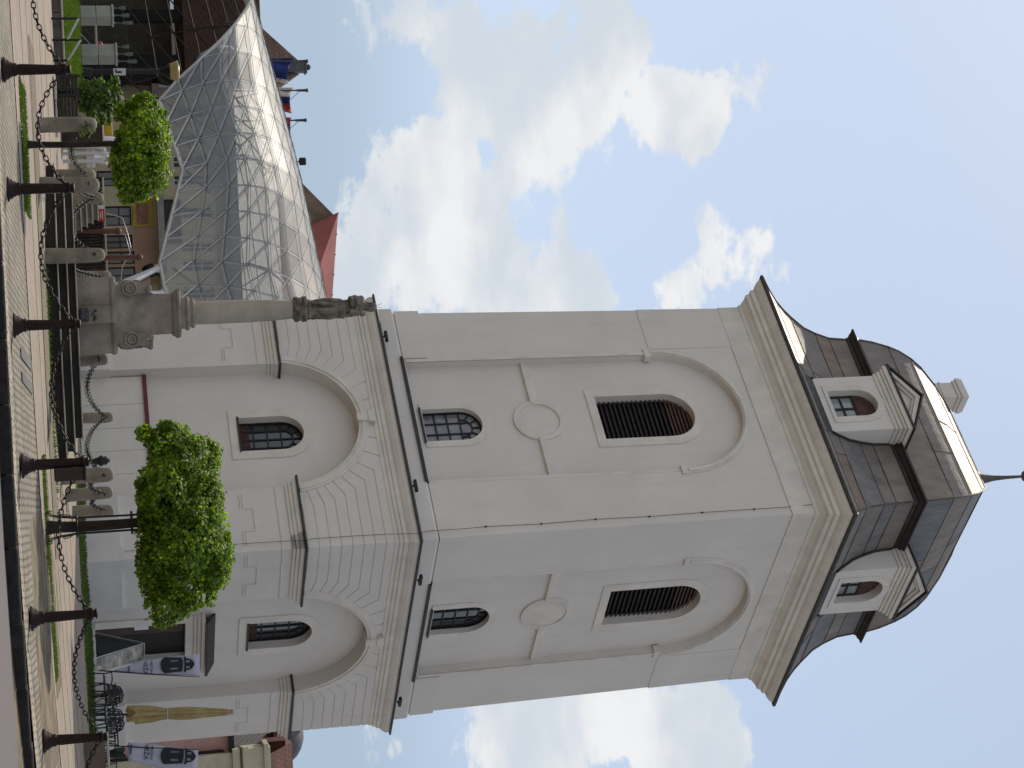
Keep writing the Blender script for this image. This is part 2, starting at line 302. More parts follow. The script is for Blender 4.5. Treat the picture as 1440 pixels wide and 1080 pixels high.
for i, (o_, wd, sl_) in enumerate(((0, .35, .25), (2.6, .3, .22), (4.4, .22, .2), (6.2, .25, .16), (8.6, .3, .12), (11, .3, .1))):
    sheet('path_strip', lambda x: 32.6 + o_ + sl_ * x, lambda x: 32.6 + o_ + wd + sl_ * x, -22, 14, PATH_PALE, .014, 40, 2)
for k in (0, 1):
    a = at(22, 492 + 30 * k, 29.6); mb = MB(); pts = []
    for (w_, u_, Y_) in ((22, 488, 29.7), (22, 503, 29.7), (43, 522, 32.2), (43, 506, 32.2)):
        p = at(w_, u_ + 34 * k, Y_); pts.append((p.x, p.y, g(p.x, p.y) + .02))
    mb.add(pts, [(0, 1, 2, 3)]); mb.build('paving_slabs', SLAB_DARK, None, 'structure')
sheet('gravel', lambda x: 36.6 + .1 * x, lambda x: 38.4 + .1 * x, -7, 3.0, mat('gravel_fine', (.2, .175, .13), .95, var=.35, scale=40, bump=.9, bscale=70), .02, 20, 4)
# grass: blades one could never count
GRASS = leafmat('grass_blades', [(.03, .055, .01), (.05, .085, .014), (.085, .115, .025)], .35)
def grass(name, pts_fn, n, h, label, wd=.02):
    mb = MB()
    for _ in range(n):
        x, y, z = pts_fn(); a = random.uniform(0, 2 * pi); hh = h * random.uniform(.5, 1.25); lx, ly = random.gauss(0, .35) * hh, random.gauss(0, .35) * hh
        dx, dy = cos(a) * wd, sin(a) * wd
        mb.add([(x - dx, y - dy, z), (x + dx, y + dy, z), (x + lx, y + ly, z + hh)], [(0, 1, 2)])
    me = bpy.data.meshes.new(name); me.from_pydata(mb.v, [], mb.f); me.materials.append(GRASS)
    o = bpy.data.objects.new(name, me); COL.objects.link(o); tag(o, label, 'grass', None, 'stuff'); return o
def patch(xa, xb, ya, yb):
    def fn():
        while True:
            x = random.uniform(xa, xb); t = random.random(); y = ya(x) + (yb(x) - ya(x)) * t
            if noise.noise((x * 1.3, y * 1.3, 0)) > -.35 + random.uniform(-.2, .2): return x, y, g(x, y)
    return fn
# ------------------------------------------------------------------ the tower
TX, TY = 4.1107, 60.0; TYAW = radians(-42.268)
T = thing('bell_tower', (TX, TY, 0), 'tall white plastered bell tower with arched niches and a dark bell-shaped metal roof', 'tower', TYAW)
def wf(k):                                             # wall frame: t right, d outwards, z up on side k
    def f(t, d, z):
        if k == 0: return (t, -d, z)
        if k == 1: return (d, t, z)
        if k == 2: return (-t, d, z)
        return (-d, -t, z)
    return f
def arch(R, zs, n=24, zb=None, cx=0, sq=1.0):           # outline: right foot, arch, left foot
    p = [] if zb is None else [(cx + R, zb)]
    p += [(cx + R * cos(pi * i / n), zs + R * sq * sin(pi * i / n)) for i in range(n + 1)]
    if zb is not None: p.append((cx - R, zb))
    return p
def dl(k, d0, d1=None, z0=0, z1=1):
    f = wf(k)
    if d1 is None: return lambda t, z: f(t, d0, z)
    return lambda t, z: f(t, d0 + (d1 - d0) * (z - z0) / (z1 - z0), z)
ARC = [1.9] + list(range(3, 38)) + [38.1]
BASE0, IMP, BTOP = .6, 6.75, 9.72
SB = 4.82
wall = MB(); trim = MB(); flash = MB(); nicheb = MB()
def ring(mb, prof):                                    # square ring swept with profile (half size, z)
    mb.loft([[(-s, -s, z), (s, -s, z), (s, s, z), (-s, s, z)] for s, z in prof])
win_things = []
REC_L = 4.36
def dU(z): return 4.66 - .18 * (z - 11.1) / 11.1         # tapering shaft
def rU(z): return 4.36 - .12 * (z - 11.1) / 11.1
for k in range(4):
    f = wf(k)
    if k < 2:
        # lower stage with deep arched niche
        hole = arch(2.5, IMP, 28, BASE0)
        outer = [(-SB, BASE0), (-2.5, BASE0)] + hole[::-1][1:-1] + [(2.5, BASE0), (SB, BASE0), (SB, BTOP + .1), (-SB, BTOP + .1)]
        wall.poly(outer, dl(k, SB))
        for i in range(len(hole) - 1):
            (a, za), (b, zb_) = hole[i], hole[i + 1]; wall.add([f(a, SB, za), f(b, SB, zb_), f(b, REC_L, zb_), f(a, REC_L, za)], [(0, 1, 2, 3)], True)
        wh = arch(.67, 6.93, 16, 5.64)
        holes = [wh[::-1]]
        if k == 1: holes.append([(-.96, 1.1), (.92, 1.1), (.92, 3.74), (-.96, 3.74)])
        wall.poly(arch(2.52, IMP, 28, BASE0), dl(k, REC_L), holes)
        for i in range(len(wh)):
            a, b = wh[i], wh[(i + 1) % len(wh)]; wall.add([f(a[0], REC_L, a[1]), f(b[0], REC_L, b[1]), f(b[0], REC_L - .34, b[1]), f(a[0], REC_L - .34, a[1])], [(0, 1, 2, 3)])
        trim.ext(arch(.98, 6.93, 20, 5.36), dl(k, REC_L - .05), dl(k, REC_L + .035), [arch(.672, 6.93, 16, 5.64)[::-1]])
        flash.ext([(-.7, 5.6), (.7, 5.6), (.7, 5.66), (-.7, 5.66)], dl(k, REC_L - .3), dl(k, REC_L + .07))
        # archivolt
        a1 = [(2.8 * cos(pi * i / 40), IMP + .34 + (2.8 ) * sin(pi * i / 40) - .34 * sin(pi * i / 40)) for i in range(41)]
        a0 = [(2.5 * cos(pi * i / 40), IMP + 2.5 * sin(pi * i / 40)) for i in range(41)]
        a1 = [(2.8 * cos(pi * i / 40), IMP + 2.8 * sin(pi * i / 40)) for i in ARC]; a0 = [(2.503 * cos(pi * i / 40), IMP + 2.503 * sin(pi * i / 40)) for i in ARC]
        trim.ext(a1 + a0[::-1], dl(k, SB - .02), dl(k, SB + .07))
        a2 = [(2.72 * cos(pi * i / 40), IMP + 2.72 * sin(pi * i / 40)) for i in ARC]; a3 = [(2.6 * cos(pi * i / 40), IMP + 2.6 * sin(pi * i / 40)) for i in ARC]
        trim.ext(a2 + a3[::-1], dl(k, SB + .06), dl(k, SB + .1))
        # keystone
        trim.ext([(-.13, 9.2), (.13, 9.2), (.2, 9.74), (-.2, 9.74)], dl(k, SB - .3), dl(k, SB + .14))
        trim.ext([(-.2, 9.55), (.2, 9.55), (.24, 9.76), (-.24, 9.76)], dl(k, SB + .1), dl(k, SB + .17))
        # rusticated courses
        zs = [7.16 + .325 * i for i in range(9)]
        def bend(zv):
            s_ = min((zv - IMP) / 3.4, .985); a = asin(s_); return a, (3.4 * cos(a), zv)
        for sgn in (-1, 1):
            for i in range(8):
                z0, z1 = zs[i] + .015, zs[i + 1] - .015
                a_0, b0 = bend(z0); a_1, b1 = bend(z1); tmax = SB + .019
                arcp = [(2.79 * cos(a_0 + (a_1 - a_0) * q / 4), IMP + 2.79 * sin(a_0 + (a_1 - a_0) * q / 4)) for q in range(5)]
                pl = [(tmax, z0), b0] + arcp + [b1, (tmax, z1)]
                pl = [(sgn * p, q) for p, q in pl]
                wall.ext(pl, dl(k, SB - .01), dl(k, SB + .022))
            prevs = bend(zs[8] - .014)[0]
            for (a_0, a_1) in ((prevs + .02, radians(74)), (radians(75), radians(83.5))):
                top = 9.75
                pl = [(2.79 * cos(a_0), IMP + 2.79 * sin(a_0)), (2.79 * cos(a_1), IMP + 2.79 * sin(a_1)), ((top - IMP) / tan(a_1), top), (min((top - IMP) / tan(a_0), 9), top)]
                wall.ext([(sgn * p, q) for p, q in pl], dl(k, SB - .01), dl(k, SB + .022))
        # imposts on the piers, with dark flashing on top
        for sgn in (-1, 1):
            for (z0, z1, pr) in ((6.72, 6.82, .05), (6.82, 6.93, .1), (6.93, 7.05, .16)):
                t0, t1 = 2.5 - pr, SB + pr - .003 * (k == 0)
                trim.ext([(sgn * t0, z0), (sgn * t1, z0), (sgn * t1, z1), (sgn * t0, z1)], dl(k, REC_L + .002), dl(k, SB + pr))
            t0, t1 = 2.26, SB + .225 - .003 * (k == 0)
            flash.ext([(sgn * t0, 7.05), (sgn * t1, 7.05), (sgn * t1, 7.12), (sgn * t0, 7.12)], dl(k, REC_L + .004), dl(k, SB + .225))
            trim.ext([(sgn * 2.49, 6.42), (sgn * (SB + .02), 6.42), (sgn * (SB + .02), 6.46), (sgn * 2.49, 6.46)], dl(k, SB - .01), dl(k, SB + .024))
            # fret pattern in relief
            c = 3.66
            for (xa, xb, za, zb_) in ((-.95, -.4, 5.36, 5.375), (-.95, -.4, 5.44, 5.455), (-.4, -.385, 5.44, 5.73), (-.4, .42, 5.72, 5.735), (.42, .435, 5.44, 5.73), (.42, .95, 5.36, 5.375), (.42, .95, 5.44, 5.455)):
                wall.ext([(sgn * (c + xa), za), (sgn * (c + xb), za), (sgn * (c + xb), zb_), (sgn * (c + xa), zb_)], dl(k, SB - .01), dl(k, SB + .022))
        # plinth at the foot of the piers
        for sgn in (-1, 1):
            wall_pl = [(sgn * 2.44, BASE0), (sgn * (SB + .11 - .003 * k), BASE0), (sgn * (SB + .11 - .003 * k), 1.9), (sgn * 2.44, 1.9)]
            nb_ = MB(); nb_.ext(wall_pl, dl(k, REC_L + .01), dl(k, SB + .112)); nb_.build('plinth', PLINTH, T)
        # ---- upper stage
        zt = 22.2
        hole = arch(2.45, 19.3, 30, 11.1)
        outer = [(-dU(10.4), 10.4), (dU(10.4), 10.4), (dU(zt), zt), (-dU(zt), zt)]
        fu = lambda t, z, f=f: f(t, dU(z), z)
        wall.poly(outer, fu, [hole[::-1]])
        n_ = len(hole)
        for i in range(n_):
            a, b = hole[i], hole[(i + 1) % n_]; wall.add([f(a[0], dU(a[1]), a[1]), f(b[0], dU(b[1]), b[1]), f(b[0], rU(b[1]), b[1]), f(a[0], rU(a[1]), a[1])], [(0, 1, 2, 3)], True)
        w2 = arch(.66, 12.55, 16, 11.36); lv = arch(.9, 19.32, 18, 17.06)
        wall.poly(arch(2.46, 19.3, 30, 11.09), lambda t, z, f=f: f(t, rU(z), z), [w2[::-1], lv[::-1]])
        for hh, dep in ((w2, .26), (lv, .34)):
            for i in range(len(hh)):
                a, b = hh[i], hh[(i + 1) % len(hh)]; wall.add([f(a[0], rU(a[1]), a[1]), f(b[0], rU(b[1]), b[1]), f(b[0], rU(b[1]) - dep, b[1]), f(a[0], rU(a[1]) - dep, a[1])], [(0, 1, 2, 3)])
        trim.ext(arch(.9, 12.55, 20, 11.3), lambda t, z, f=f: f(t, rU(z) - .03, z), lambda t, z, f=f: f(t, rU(z) + .03, z), [arch(.662, 12.55, 16, 11.36)[::-1]])
        trim.ext(arch(1.22, 19.32, 22, 16.78), lambda t, z, f=f: f(t, rU(z) - .03, z), lambda t, z, f=f: f(t, rU(z) + .035, z), [arch(.902, 19.32, 18, 17.06)[::-1]])
        # hood mould round the niche head
        n2 = 36
        for (ra, rb, pr) in ((2.452, 2.66, .05), (2.5, 2.6, .09)):
            a1 = [(rb * cos(pi * i / n2), 19.3 + rb * sin(pi * i / n2)) for i in range(n2 + 1)]; a0 = [(ra * cos(pi * i / n2), 19.3 + ra * sin(pi * i / n2)) for i in range(n2 + 1)]
            trim.ext(a1 + a0[::-1], lambda t, z, f=f: f(t, dU(z) - .02, z), lambda t, z, f=f, pr=pr: f(t, dU(z) + pr, z))
        for sgn in (-1, 1):
            trim.ext([(sgn * 2.33, 19.08), (sgn * 2.68, 19.08), (sgn * 2.68, 19.3), (sgn * 2.33, 19.3)], lambda t, z, f=f: f(t, dU(z) - .2, z), lambda t, z, f=f: f(t, dU(z) + .06, z))
            # corner strips standing proud beside the niche head, and the broad edge lines below
            trim.ext([(sgn * 2.45, 11.12), (sgn * 2.56, 11.12), (sgn * 2.56, 19.08), (sgn * 2.45, 19.08)], lambda t, z, f=f: f(t, dU(z) - .02, z), lambda t, z, f=f: f(t, dU(z) + (.03 if sgn == (1, -1)[k == 0] else .008), z))
            tm = lambda z: dU(z) + .017
            if sgn == (1, -1)[k == 0]: wall.ext([(sgn * 2.7, 19.3), (sgn * tm(19.3), 19.3), (sgn * tm(22.2), 22.2), (sgn * 2.7, 22.2)], lambda t, z, f=f: f(t, dU(z) - .02, z), lambda t, z, f=f: f(t, dU(z) + .02, z))
            # string band to the roundel
            for (za, zb_, pr) in ((14.86, 15.18, .03), (14.9, 15.0, .1)):
                trim.ext([(sgn * .72, za), (sgn * 2.452, za), (sgn * 2.452, zb_), (sgn * .72, zb_)], lambda t, z, f=f: f(t, rU(z) - .02, z), lambda t, z, f=f, pr=pr: f(t, rU(z) + pr, z))
        circ = lambda r: [(r * cos(2 * pi * i / 36), 15.05 + r * sin(2 * pi * i / 36)) for i in range(36)]
        trim.ext(circ(.82), lambda t, z, f=f: f(t, rU(z) - .02, z), lambda t, z, f=f: f(t, rU(z) + .06, z), [circ(.68)[::-1]])
        trim.poly(circ(.68), lambda t, z, f=f: f(t, rU(z) + .018, z))
        # sill ledge of the niche with dark cover
        flash.add([f(-2.58, dU(11) + .17, 11.02), f(2.58, dU(11) + .17, 11.02), f(2.58, rU(11) + .003, 11.17), f(-2.58, rU(11) + .003, 11.17), f(-2.58, dU(11) + .17, 10.93), f(2.58, dU(11) + .17, 10.93), f(2.58, rU(11) + .003, 10.93), f(-2.58, rU(11) + .003, 10.93)], [(0, 1, 2, 3), (0, 1, 5, 4), (1, 2, 6, 5), (0, 3, 7, 4), (4, 5, 6, 7)])
        flash.ext([(-.72, 11.27), (.72, 11.27), (.72, 11.33), (-.72, 11.33)], lambda t, z, f=f: f(t, rU(z) - .2, z), lambda t, z, f=f: f(t, rU(z) + .08, z))
    else:
        wall.poly([(-SB, BASE0), (SB, BASE0), (SB, BTOP + .1), (-SB, BTOP + .1)], dl(k, SB))
        wall.poly([(-dU(10.4), 10.4), (dU(10.4), 10.4), (dU(22.2), 22.2), (-dU(22.2), 22.2)], lambda t, z, f=f: f(t, dU(z), z))
# set-offs at the foot of the shaft, main cornices
ring(wall, [(4.5, 11.07), (4.735, 11.0), (4.77, 10.95), (4.775, 10.35)])
for k in (0, 1):                                        # second set-off only beside the niche
    f = wf(k)
    for sgn in (-1, 1):
        wall.ext([(sgn * 2.6, 11.05), (sgn * (4.712 - .003 * k), 11.05), (sgn * (4.70 - .003 * k), 11.85), (sgn * 2.6, 11.85)], dl(k, 4.55), dl(k, 4.715, 4.703, 11.05, 11.85))
ring(trim, [(4.6, 9.70), (4.86, 9.70), (4.86, 9.80), (4.90, 9.84), (4.90, 9.93), (4.94, 9.95), (4.95, 10.06), (5.0, 10.12), (5.06, 10.24), (5.06, 10.37), (4.7, 10.38)])
ring(flash, [(5.0, 10.372), (5.13, 10.372), (5.13, 10.43), (4.9, 10.5), (4.7, 10.56)])
ring(trim, [(4.3, 22.19), (4.515, 22.19), (4.515, 22.9), (4.55, 22.93), (4.57, 23.02), (4.70, 23.16), (4.80, 23.22), (4.82, 23.34), (4.9, 23.38), (4.92, 23.5), (5.02, 23.56), (5.12, 23.66), (5.17, 23.77), (4.6, 23.79)])
wall.build('wall', PLASTER, T); trim.build('moulding', PLASTER_TRIM, T); flash.build('flashing', DARKMETAL, T);
# windows, louvres
def lattice_window(k, d, R, zs, zb, cols, rows, name, curtain=False, gm=None):
    f = wf(k); m1 = MB(); m1.poly(arch(R + .02, zs, 20, zb - .02), dl(k, d)); o = m1.build(name, gm or GLASS_DARK, T)
    b = MB(); bw = .022
    def bar(p, q, w=bw):
        p = Vector(p); q = Vector(q); t = (q - p).normalized(); n = Vector((-t.y, t.x)) * w
        b.ext([tuple(p - n), tuple(q - n), tuple(q + n), tuple(p + n)], dl(k, d + .01), dl(k, d + .04))
    ri = R * .55
    for i in range(1, cols):
        x = -R + 2 * R * i / cols; bar((x, zb), (x, zs + (sqrt(max(ri * ri - x * x, 0)) if abs(x) < ri else 0)))
    for j in range(1, rows + 1): z = zb + (zs - zb) * j / rows; bar((-R, z), (R, z))
    for i in range(12): a, c = pi * i / 12, pi * (i + 1) / 12; bar((ri * cos(a), zs + ri * sin(a)), (ri * cos(c), zs + ri * sin(c)))
    for i in range(1, 6): a = pi * i / 6; bar((ri * cos(a), zs + ri * sin(a)), (R * cos(a), zs + R * sin(a)))
    fr = arch(R, zs, 20, zb); inn = arch(R - .05, zs, 20, zb + .05); b.ext(fr, dl(k, d + .005), dl(k, d + .06), [inn[::-1]])
    b.build('glazing_bars', LEAD, o)
    if curtain:
        c = MB(); c.ext([(-R + .05, zb + .05), (R - .05, zb + .05), (R - .05, zb + .3), (-R + .05, zb + .3)], dl(k, d + .006), dl(k, d + .022)); c.build('flower_box', mat('terracotta', (.07, .03, .024), .8, var=.25, scale=8), o)
    return o
for k in (0, 1):
    lattice_window(k, REC_L - .3, .67, 6.93, 5.66, 4, 3, 'arched_window', True)
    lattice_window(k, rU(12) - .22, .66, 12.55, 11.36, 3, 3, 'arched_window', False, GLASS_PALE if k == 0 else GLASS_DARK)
    f = wf(k); lo = MB(); lo.poly(arch(.92, 19.32, 20, 17.0), dl(k, rU(18) - .4)); o = lo.build('louvre_opening', mat('belfry_dark', (.012, .01, .01), .9), T)
    s1 = MB(); s2 = MB(); z = 17.1
    while z < 20.1:
        h = sqrt(max(.9 ** 2 - max(0, z + .1 - 19.32) ** 2, .0001)); mbq = s1 if z < 19.28 else s2; dd = rU(18) - .3
        mbq.add([f(-h, dd + .08, z), f(h, dd + .08, z), f(h, dd - .06, z + .15), f(-h, dd - .06, z + .15), f(-h, dd + .08, z + .025), f(h, dd + .08, z + .025), f(h, dd - .06, z + .175), f(-h, dd - .06, z + .175)], [(0, 1, 2, 3), (4, 5, 6, 7), (0, 1, 5, 4), (2, 3, 7, 6), (0, 3, 7, 4), (1, 2, 6, 5)])
        z += .155 if z < 19.28 else .125
    s1.build('slats', LOUVRE_DARK, o); s2.build('slats', LOUVRE_BROWN, o)
# white screen wall with red coping in the left niche
f = wf(0); sc = MB(); xs = [-2.44, -1.3, -.35, .55, 1.45, 2.44]
for i in range(5): sc.ext([(xs[i] + .008, .7), (xs[i + 1] - .008, .7), (xs[i + 1] - .008, 2.86), (xs[i] + .008, 2.86)], dl(0, REC_L), dl(0, REC_L + .2))
so_ = sc.build('screen_panels', mat('white_panel', (.64, .605, .55), .7, var=.04, scale=1), T)
cp = MB(); cp.ext([(-2.5 + .06, 2.86), (2.43, 2.86), (2.43, 2.98), (-2.44, 2.98)], dl(0, REC_L + .02), dl(0, REC_L + .27)); cp.build('coping', mat('dark_red_metal', (.13, .022, .025), .5, var=.15), so_)
# door in the right face
f = wf(1); dm = MB(); dm.ext([(-.96, 1.0), (.92, 1.0), (.92, 3.74), (-.96, 3.74)], dl(1, REC_L - .3), dl(1, REC_L - .24)); do = dm.build('door', mat('door_dark', (.012, .01, .01), .6, var=.3), T)
l2 = MB(); l2.ext([(-.94, 1.0), (-.3, 1.0), (-.3, 3.7), (-.94, 3.7)], dl(1, REC_L - .24), dl(1, REC_L - .16)); leaf = l2.build('door_leaf', mat('door_wood', (.06, .028, .022), .55, var=.25, stretch=(6, 6, 1)), do)
pp = MB(); pp.ext([(-.85, 2.25), (-.52, 2.25), (-.52, 2.66), (-.85, 2.66)], dl(1, REC_L - .165), dl(1, REC_L - .15)); pp.build('paper_notice', mat('paper', (.7, .7, .72), .8, var=.02), do)
rv = MB()
for (a, b) in (((-.96, 1.0), (-.96, 3.74)), ((-.96, 3.74), (.92, 3.74)), ((.92, 3.74), (.92, 1.0))): rv.add([f(a[0], REC_L, a[1]), f(b[0], REC_L, b[1]), f(b[0], REC_L - .25, b[1]), f(a[0], REC_L - .25, a[1])], [(0, 1, 2, 3)])
rv.build('door_reveal', PLASTER, do)
dt = MB()
dt.ext([(-1.3, 1.1), (-1.3, 4.0), (1.26, 4.0), (1.26, 1.1), (.93, 1.1), (.93, 3.75), (-.97, 3.75), (-.97, 1.1)], dl(1, REC_L - .02), dl(1, REC_L + .05))
for (z0, z1, pr) in ((4.0, 4.1, .12), (4.1, 4.22, .2), (4.22, 4.32, .32)): dt.ext([(-1.3 - pr * .3, z0), (1.26 + pr * .3, z0), (1.26 + pr * .3, z1), (-1.3 - pr * .3, z1)], dl(1, REC_L - .01), dl(1, REC_L + pr))
dt.build('door_surround', PLASTER_TRIM, T)
dr = MB(); dr.add([f(-1.42, REC_L + .42, 4.322), f(1.38, REC_L + .42, 4.322), f(1.3, REC_L, 4.56), f(-1.3, REC_L, 4.56), f(-1.42, REC_L + .42, 4.39), f(1.38, REC_L + .42, 4.39), f(1.3, REC_L, 4.64), f(-1.3, REC_L, 4.64)], [(0, 1, 2, 3), (4, 5, 6, 7), (0, 1, 5, 4), (0, 3, 7, 4), (1, 2, 6, 5)]); dr.build('door_hood', DARKMETAL, T)
# lightning cable down the corner
ca = MB(); cx = [(4.62, -.0)]
pts = []
def cpt(d, off, z): return (d - off, -d - .03, z)
pts = [cpt(4.52, .35, 23.1)] + [cpt(dU(z) + .0, .28 + .02 * sin(z * 2.1), z) for z in (22.5, 21, 19.3, 17.6, 15.9, 14.2, 12.5)] + [cpt(4.73, .29, 11.9), cpt(4.74, .29, 11.0), cpt(4.80, .3, 10.6), cpt(5.14, .3, 10.44), cpt(5.0, .3, 10.0)] + [cpt(SB + .03, .3 + .02 * sin(z * 3), z) for z in (9.4, 8.5, 7.3)] + [cpt(SB + .23, .3, 7.1)] + [cpt(SB + .03, .28, z) for z in (6.5, 5.5, 4, 2)]
ca.tube(pts, .0075, 5)
for z in (21, 19.3, 17.6, 15.9, 14.2, 12.5): p = cpt(dU(z), .28 + .02 * sin(z * 2.1), z); ca.box(p, (.02, .06, .06))
ca.build('lightning_cable', IRON_BLACK, T)
# little floodlights on the cornice
for (k, t) in ((0, 3.0), (0, -3.2), (1, 3.2), (1, -3.3)):
    fl = MB(); f = wf(k); c = Vector(f(t, 5.12, 10.55)); fl.box(c, (.12, .4, .09) if k else (.4, .12, .09)); fl.tube([c - Vector((0, 0, .1)), c], .03, 6); fl.build('floodlight', IRON_BLACK, T)
# ---- roof
PROF = [(5.24, 23.79), (5.24, 23.84), (4.93, 24.05), (4.62, 24.31), (4.40, 24.57), (4.22, 24.83), (3.95, 25.28), (3.80, 25.7), (3.67, 26.2), (3.62, 26.86)]
PROF2 = [(3.60, 27.3), (3.53, 27.8), (3.40, 28.4), (3.28, 28.8), (3.08, 29.25), (2.86, 29.6), (2.4, 30.12), (1.85, 30.6), (1.1, 31.1), (.3, 31.62), (.2, 31.68)]
def roofmat():
    M = bpy.data.materials.new('weathered_lead'); M.use_nodes = True; t = M.node_tree; b = t.nodes['Principled BSDF']; L = t.links.new
    b.inputs['Metallic'].default_value = .24; b.inputs['Specular IOR Level'].default_value = .15
    ge = t.nodes.new('ShaderNodeNewGeometry'); tcn = t.nodes.new('ShaderNodeTexCoord')
    r = t.nodes.new('ShaderNodeValToRGB'); L(ge.outputs['Random Per Island'], r.inputs[0]); e = r.color_ramp.elements
    cs = [(.19, .172, .16), (.22, .19, .165), (.17, .168, .172), (.23, .20, .17), (.21, .155, .125), (.19, .18, .17)]
    while len(e) < len(cs): e.new(.5)
    for i, c in enumerate(cs): e[i].position = i / (len(cs) - 1); e[i].color = (*c, 1)
    n = t.nodes.new('ShaderNodeTexNoise'); n.inputs['Scale'].default_value = 1.6; n.inputs['Detail'].default_value = 8; n.inputs['Roughness'].default_value = .7; mpr = t.nodes.new('ShaderNodeMapping'); mpr.inputs['Scale'].default_value = (1.6, 1.6, .45); L(tcn.outputs['Object'], mpr.inputs[0]); L(mpr.outputs[0], n.inputs['Vector'])
    mr = t.nodes.new('ShaderNodeMapRange'); mr.inputs[1].default_value = .3; mr.inputs[2].default_value = .7; mr.inputs[3].default_value = .68; mr.inputs[4].default_value = 1.3; L(n.outputs['Fac'], mr.inputs[0])
    s_ = t.nodes.new('ShaderNodeVectorMath'); s_.operation = 'SCALE'; L(r.outputs[0], s_.inputs[0]); L(mr.outputs[0], s_.inputs['Scale']); L(s_.outputs[0], b.inputs['Base Color'])
    mr2 = t.nodes.new('ShaderNodeMapRange'); mr2.inputs[3].default_value = .45; mr2.inputs[4].default_value = .68; L(n.outputs['Fac'], mr2.inputs[0]); L(mr2.outputs[0], b.inputs['Roughness'])
    bp = t.nodes.new('ShaderNodeBump'); bp.inputs['Strength'].default_value = .25; bp.inputs['Distance'].default_value = .08; L(n.outputs['Fac'], bp.inputs['Height']); L(bp.outputs[0], b.inputs['Normal'])
    return M
ROOF = roofmat()
rf = MB(); rs = MB()
def panel_side(prof, k, courses):
    f = wf(k); q = lambda c, s: s * (2 * c - 1)
    for ci, (ia, ib) in enumerate(courses):
        seg = prof[ia:ib + 1]; sm_ = (seg[0][0] + seg[-1][0]) / 2; n = max(1, round(sm_ / 1.55))
        cuts = [0] + sorted(min(max((j + .3 * (ci % 2) + random.uniform(-.12, .12)) / n, .08), .92) for j in range(1, n)) + [1]
        for a, b in zip(cuts, cuts[1:]):
            bow = random.uniform(.0, .02); V = []
            for (s0, z0) in seg:
                for w in range(5): c = a + (b - a) * w / 4; V.append(f(q(c, s0), s0 - bow * sin(pi * w / 4), z0))
            rf.add(V, [(r * 5 + w, r * 5 + w + 1, r * 5 + w + 6, r * 5 + w + 5) for r in range(len(seg) - 1) for w in range(4)], True)
            if a > 0: rs.tube([f(q(a, s0), s0 + .006, z0 + .006) for s0, z0 in seg], .01, 4, False)
        if ci: rs.tube([f(-seg[0][0], seg[0][0] + .004, seg[0][1] + .004), f(seg[0][0], seg[0][0] + .004, seg[0][1] + .004)], .012, 4, False)
for k in range(4): panel_side(PROF[1:], k, ((0, 2), (2, 4), (4, 6), (6, 7), (7, 8))); panel_side(PROF2, k, ((0, 2), (2, 4), (4, 6), (6, 7), (7, 8), (8, 10)))
for sx, sy in ((1, -1), (-1, -1), (1, 1), (-1, 1)):
    for prof in (PROF[1:], PROF2): rs.tube([(sx * (s + .005), sy * (s + .005), z + .01) for s, z in prof], .032, 6)
R0 = rf.build('roof', ROOF, T); rs.build('roof_seams', ROOFM, R0)
ev = MB(); ring(ev, [(5.1, 23.775), (5.26, 23.775), (5.27, 23.86), (5.2, 23.875)]); ev.build('eaves_edge', DARKMETAL, R0)
bd = MB(); ring(bd, [(3.5, 26.84), (3.66, 26.84), (3.68, 26.92), (3.74, 26.96), (3.8, 27.04), (3.88, 27.08), (3.88, 27.13), (3.7, 27.22), (3.62, 27.32), (3.55, 27.33)]); bd.build('roof_cornice', mat('dark_copper', (.05, .042, .042), .5, .6, var=.2), T)
sp = MB(); sp.lathe([(.36, 31.55), (.3, 31.66), (.17, 31.95), (.1, 32.3), (.065, 32.8), (.05, 33.3), (.05, 33.42), (.17, 33.47), (.24, 33.6), (.24, 33.72), (.14, 33.86), (.04, 33.9), (.035, 34.9)], n=16); sp.box((0, 0, 34.55), (.6, .05, .06)); sp.build('spire', ROOFM, T)
